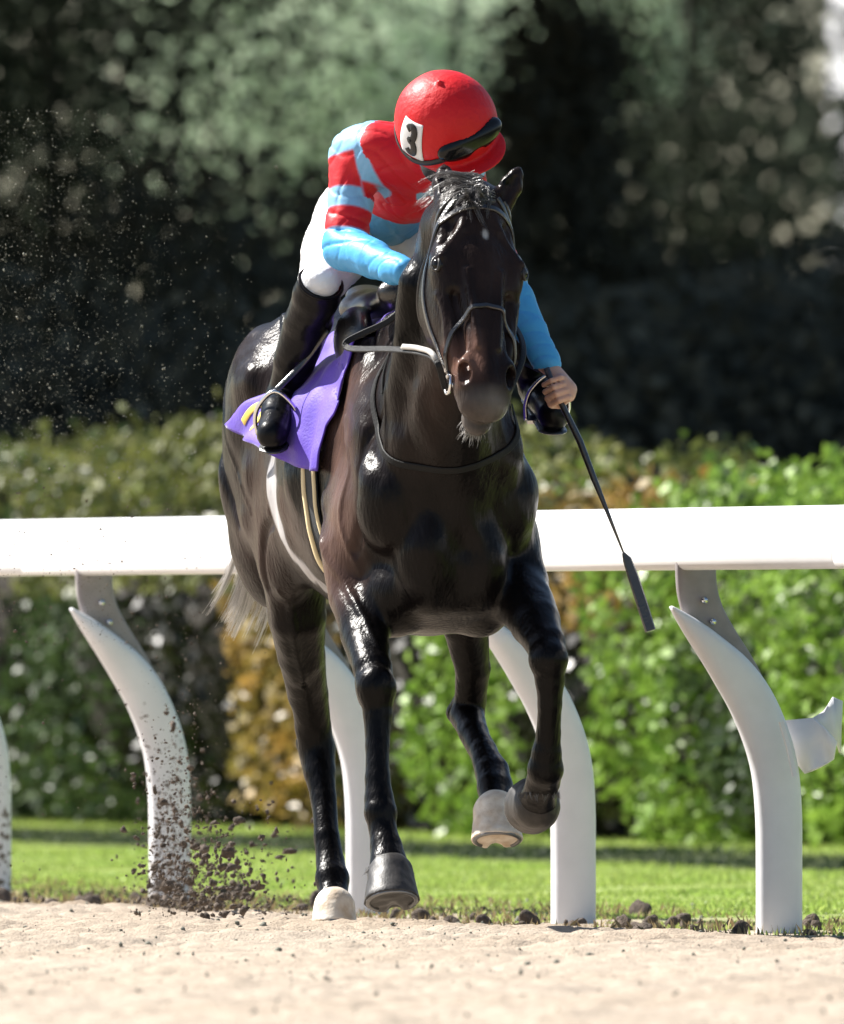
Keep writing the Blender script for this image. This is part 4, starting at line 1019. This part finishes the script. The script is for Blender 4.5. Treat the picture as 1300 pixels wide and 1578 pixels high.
# clods
m_clod = mat('damp_dirt', (.115, .092, .075), rough=.95, spec=.15, var=.4, vscale=60, bump=.8, bscale=160)
def clod_mesh(r, n=3):
    b = bmesh.new(); bmesh.ops.create_icosphere(b, subdivisions=n, radius=1); sd = int(r.integers(1e6)); f1, f2 = sines(sd, 2.2), sines(sd+1, 6)
    sc_ = r.uniform(.6, 1.2, 3)
    for v_ in b.verts:
        d = v_.co.copy(); v_.co = Vector([d[i]*sc_[i] for i in range(3)])*(1+.22*float(f1(d.x, d.y, d.z))+.10*float(f2(d.x, d.y, d.z)))
    me = bpy.data.meshes.new('dirt_clod'); b.to_mesh(me); b.free(); me.materials.append(m_clod); me.polygons.foreach_set('use_smooth', [True]*len(me.polygons)); return me
rc_ = np.random.default_rng(12); CM = [clod_mesh(rc_) for _ in range(10)]
for i in range(240):
    if i < 170:
        q = at_px(rc_.uniform(0, 1300), 0); q = q-RN*rc_.normal(.05, .30); s = abs(rc_.normal())*.011+.005
    else:
        q = P(rc_.choice([rc_.normal(255, 38), rc_.normal(390, 50)]), 1400, 0); q = at_px(650+q[0]*FPX/DCAM, 0); q = q+RN*rc_.uniform(-.1, .5); s = abs(rc_.normal())*.012+.006
    o = bpy.data.objects.new('dirt_clod', CM[i % 10]); COL.objects.link(o); o.scale = (s, s, s*.8)
    o.rotation_euler = tuple(rc_.uniform(0, 6.28, 3)); o.location = (q[0], q[1], float(ground_z(np.array(q[0]), np.array(q[1])))+s*.35)
    tag(o, 'brown dirt clod lying near the foot of the white rail posts', 'dirt clod', 'dirt clods lying along the rail')
# dirt flung up behind and beside the horse
def grains(name, pos, siz, label):
    r = np.random.default_rng(8); b = bmesh.new(); bmesh.ops.create_icosphere(b, subdivisions=1, radius=1)
    bv = np.array([v_.co[:] for v_ in b.verts]); bf = np.array([[v_.index for v_ in f.verts] for f in b.faces]); b.free()
    V = []; F = []
    for i, (p, s) in enumerate(zip(pos, siz)):
        V.append(p+bv*s*r.uniform(.6, 1.5, 3)*(1+.3*r.normal(size=(len(bv), 1)))); F.append(bf+i*len(bv))
    return tag(link(name, fast_mesh(name, np.concatenate(V), np.concatenate(F)), m_clod, None, False), label, kind='stuff')
pos = []; siz = []
for i in range(13000):
    k = rc_.uniform()
    if k < .14: px, py, s = rc_.normal(268, 26)+rc_.normal()*12, 1415-abs(rc_.normal())*150, .0024
    elif k < .22: px, py, s = rc_.normal(330, 60), 1415-abs(rc_.normal())*75, .0042
    elif k < .90: px, py, s = abs(rc_.normal())*150, rc_.uniform(170, 1000), .00075
    else: px, py, s = rc_.uniform(0, 420), rc_.uniform(500, 1380), .0011
    pos.append(P(px, py, rc_.uniform(1.0, 6.5))); siz.append(s*(.4+rc_.exponential(.6)))
up_ = [i for i, q in enumerate(pos) if q[2] > 1.25]; lo_ = [i for i, q in enumerate(pos) if q[2] <= 1.25]
grains('flying_dirt', [pos[i] for i in lo_], [siz[i] for i in lo_], 'grains and crumbs of dirt flung into the air behind the horse')
spray_p, spray_s = [pos[i] for i in up_], [siz[i] for i in up_]
pos = []; siz = []
for i in range(9000):
    q = np.array([rc_.uniform(-2, 2), rc_.uniform(-16, 10), 0]); p = perp(q[0], q[1])
    if p > 1.3: continue
    q[2] = float(ground_z(np.array(q[0]), np.array(q[1])))+.001; pos.append(q); siz.append(.0012+rc_.exponential(.0014))
m_clod = mat('dry_crumb', (.20, .20, .165), rough=.95, spec=.1, var=.35, vscale=60)
grains('flying_dirt', spray_p, spray_s, 'fine pale spray of dirt hanging in the air above the rail at the left')
grains('dirt', pos, siz, 'loose crumbs of dirt scattered over the track')

# trees and dark wood behind
m_bark = mat('bark', (.075, .078, .062), rough=.95, bump=1, bscale=18, var=.3, vscale=6, stretch=(1, 1, .3), bdist=.03)
m_tl = [green('tree_leaf', (.05, .062, .042), (.07, .085, .055), vs=.6, rough=.8, spec=.08), green('pale_tree_leaf', (.50, .62, .42), (.62, .72, .54), vs=.6, tr=.4, rough=.8, spec=.08), green('conifer_needles', (.085, .085, .066), (.10, .10, .078), tr=.0, vs=.6, rough=.8, spec=.05, isl=.15)]
def tree(name, x, y, h, cz, rx, rz, n, m, label, tr=.16, size=.085, seed=0, clumps=60, cat='tree', cone=False, hide_group=None):
    r = np.random.default_rng(seed); base = np.array([x, y, 0.]); o = empty(name, base); tag(o, label, cat, 'trees behind the hedge')
    b = MB(); lean = r.normal(size=2)*.03*h; top = base+[lean[0], lean[1], h*.9]
    tp = [base+(top-base)*t+[.05*math.sin(t*7+seed), .04*math.cos(t*5), 0] for t in np.linspace(0, 1, 9)]
    b.tube([base+[0, 0, -.1]]+tp[1:], [tr*1.25]+[tr*(1-.85*t) for t in np.linspace(0, 1, 9)[1:]], 12)
    for i in range(14):
        t = r.uniform(.3, .85); p = base+(top-base)*t; a = r.uniform(0, 6.28); L = rx*r.uniform(.5, .9)
        e = p+[math.cos(a)*L, math.sin(a)*L, L*r.uniform(.1, .6)]
        b.tube([p, p*.5+e*.5+[0, 0, -.05], e], [tr*.35, tr*.22, tr*.06], 6)
    centre(base, b.build('trunk', m_bark, o))
    cc = []
    for i in range(clumps):
        d = r.normal(size=3); d /= np.linalg.norm(d); k = r.uniform(.25, 1)**.5
        q = base+[lean[0]*.6, lean[1]*.6, cz]+d*[rx, rx, rz]*k
        if cone: t = np.clip((q[2]-(cz-rz))/(2*rz), 0, 1); q[:2] = base[:2]+(q[:2]-base[:2])*(1.15-t)
        cc.append(q)
    cc = np.array(cc); cl = rx*.26
    C_ = cc[r.integers(len(cc), size=n)]+r.normal(size=(n, 3))*[cl, cl, cl*.7]
    C_ = C_[C_[:, 2] > .05]; V, F = leaf_cloud(C_, size, .3, rng=r)
    centre(base, link('crown', fast_mesh('crown', V, F), m, o, False)); return o
def tx(px, d): return (px-650)*d/FPX
T = [('broadleaf_tree', 60, 128, 9, 5.0, 1.9, 3.4, 0, 'dark leafy tree at the left picture edge behind the hedge'),
     ('broadleaf_tree', 215, 150, 9.5, 6.2, 1.7, 2.6, 0, 'dark tree with a slim trunk upper left of the jockey'),
     ('broadleaf_tree', 430, 168, 8, 5.1, 1.25, 1.3, 1, 'pale green leafy tree just left of the red cap'),
     ('broadleaf_tree', 720, 160, 9, 7.3, 1.7, 1.9, 1, 'pale green tree crown above the red cap'),
     ('conifer_tree', 860, 132, 5.2, 2.9, .75, 2.4, 2, 'dark pointed conifer right of the horse head'),
     ('broadleaf_tree', 930, 170, 9, 6.4, 1.1, 1.9, 1, 'pale green tree at the upper right between dark trees'),
     ('broadleaf_tree', 1030, 145, 10, 5.9, .95, 3.4, 0, 'dark leafy tree near the upper right corner'),
     ]
for i, (nm, px, d, h, cz, rx, rz, mi, lab) in enumerate(T):
    tree(nm, tx(px, d), d-DCAM, h, cz, rx, rz, 11000, m_tl[mi], lab, seed=200+i, cone=(mi == 2), tr=.07)
# deep wood: an undergrowth mass, and a canopy added overhead to shade it
rw = np.random.default_rng(31)
n = 150000; C_ = np.stack([rw.uniform(-9, 9, n), rw.uniform(100, 130, n)*.0+rw.uniform(48, 70, n), rw.uniform(0, 1, n)], 1)
hgt = 2.75+.45*sines(81, 1.3)(C_[:, 0], C_[:, 1]*.3, 0*C_[:, 0]); C_[:, 2] = C_[:, 2]**.8*hgt
V, F = leaf_cloud(C_, .11, .3, rng=rw); tag(link('undergrowth', fast_mesh('undergrowth', V, F), m_tl[2], None, False), 'dark shaded undergrowth filling the wood behind the hedge', kind='stuff')
n = 60000; C_ = np.stack([rw.uniform(-18, 17, n), rw.uniform(150, 175, n), rw.uniform(0, 14, n)], 1)
gap = (C_[:, 0] > tx(1292, 220)) & (C_[:, 0] < tx(1500, 220)) & (C_[:, 2] > HCAM+(965-165)*220/FPX)
V, F = leaf_cloud(C_[~gap], .32, .3, rng=rw); tag(link('woodland', fast_mesh('woodland', V, F), m_tl[0], None, False), 'dark green wood closing the view far behind the hedge', kind='stuff')
n = 110000; C_ = np.stack([rw.uniform(-24, 6, n), rw.uniform(46, 82, n), rw.uniform(7.2, 13, n)], 1)  # loose leaves added out of view to keep sun off the undergrowth
V, F = leaf_cloud(C_, .55, .3, rng=rw); tag(link('woodland', fast_mesh('added_canopy', V, F), m_tl[0], None, False), 'added canopy of loose leaves above the picture that shades the wood', kind='stuff')
# pale building beyond the wood, seen in a gap
b = MB(); m_wall = mat('white_render', (.8, .8, .82), rough=.8, var=.05, vscale=1)
bb = np.array([tx(1278, 240)+3, 184., 0.]); bo = empty('building', bb); tag(bo, 'white building glimpsed through the trees at the top right corner', 'building')
n1_ = np.array([-.92, -.39, 0]); n2_ = np.array([.39, -.92, 0]); BX = np.array([n1_, n2_, [0, 0, 1.]]); bb = np.array([tx(1288, 240)+5.32, 182., 0.])
bo.location = bb
b = MB(); b.box(bb+[0, 0, 6], (4.0, 4.2, 6), BX); centre(bb, b.build('wall', m_wall, bo, False))
b = MB(); b.box(bb+[0, 0, 12.15], (4.2, 4.4, .148), BX); centre(bb, b.build('roof', m_post, bo, False))
m_win = mat('dark_glass', (.02, .025, .03), rough=.1, spec=.8)
for fx in (1.2, 2.3):
    for fz in (2.5, 5.5, 8.5):
        b = MB(); b.box(bb+n1_*4.02+n2_*(fx-3), (.03, .4, .7), BX) if False else b.box(bb+n2_*4.22+n1_*(fx-1.5)+[0, 0, fz], (.4, .03, .7), BX); centre(bb, b.build('window', m_win, bo, False))
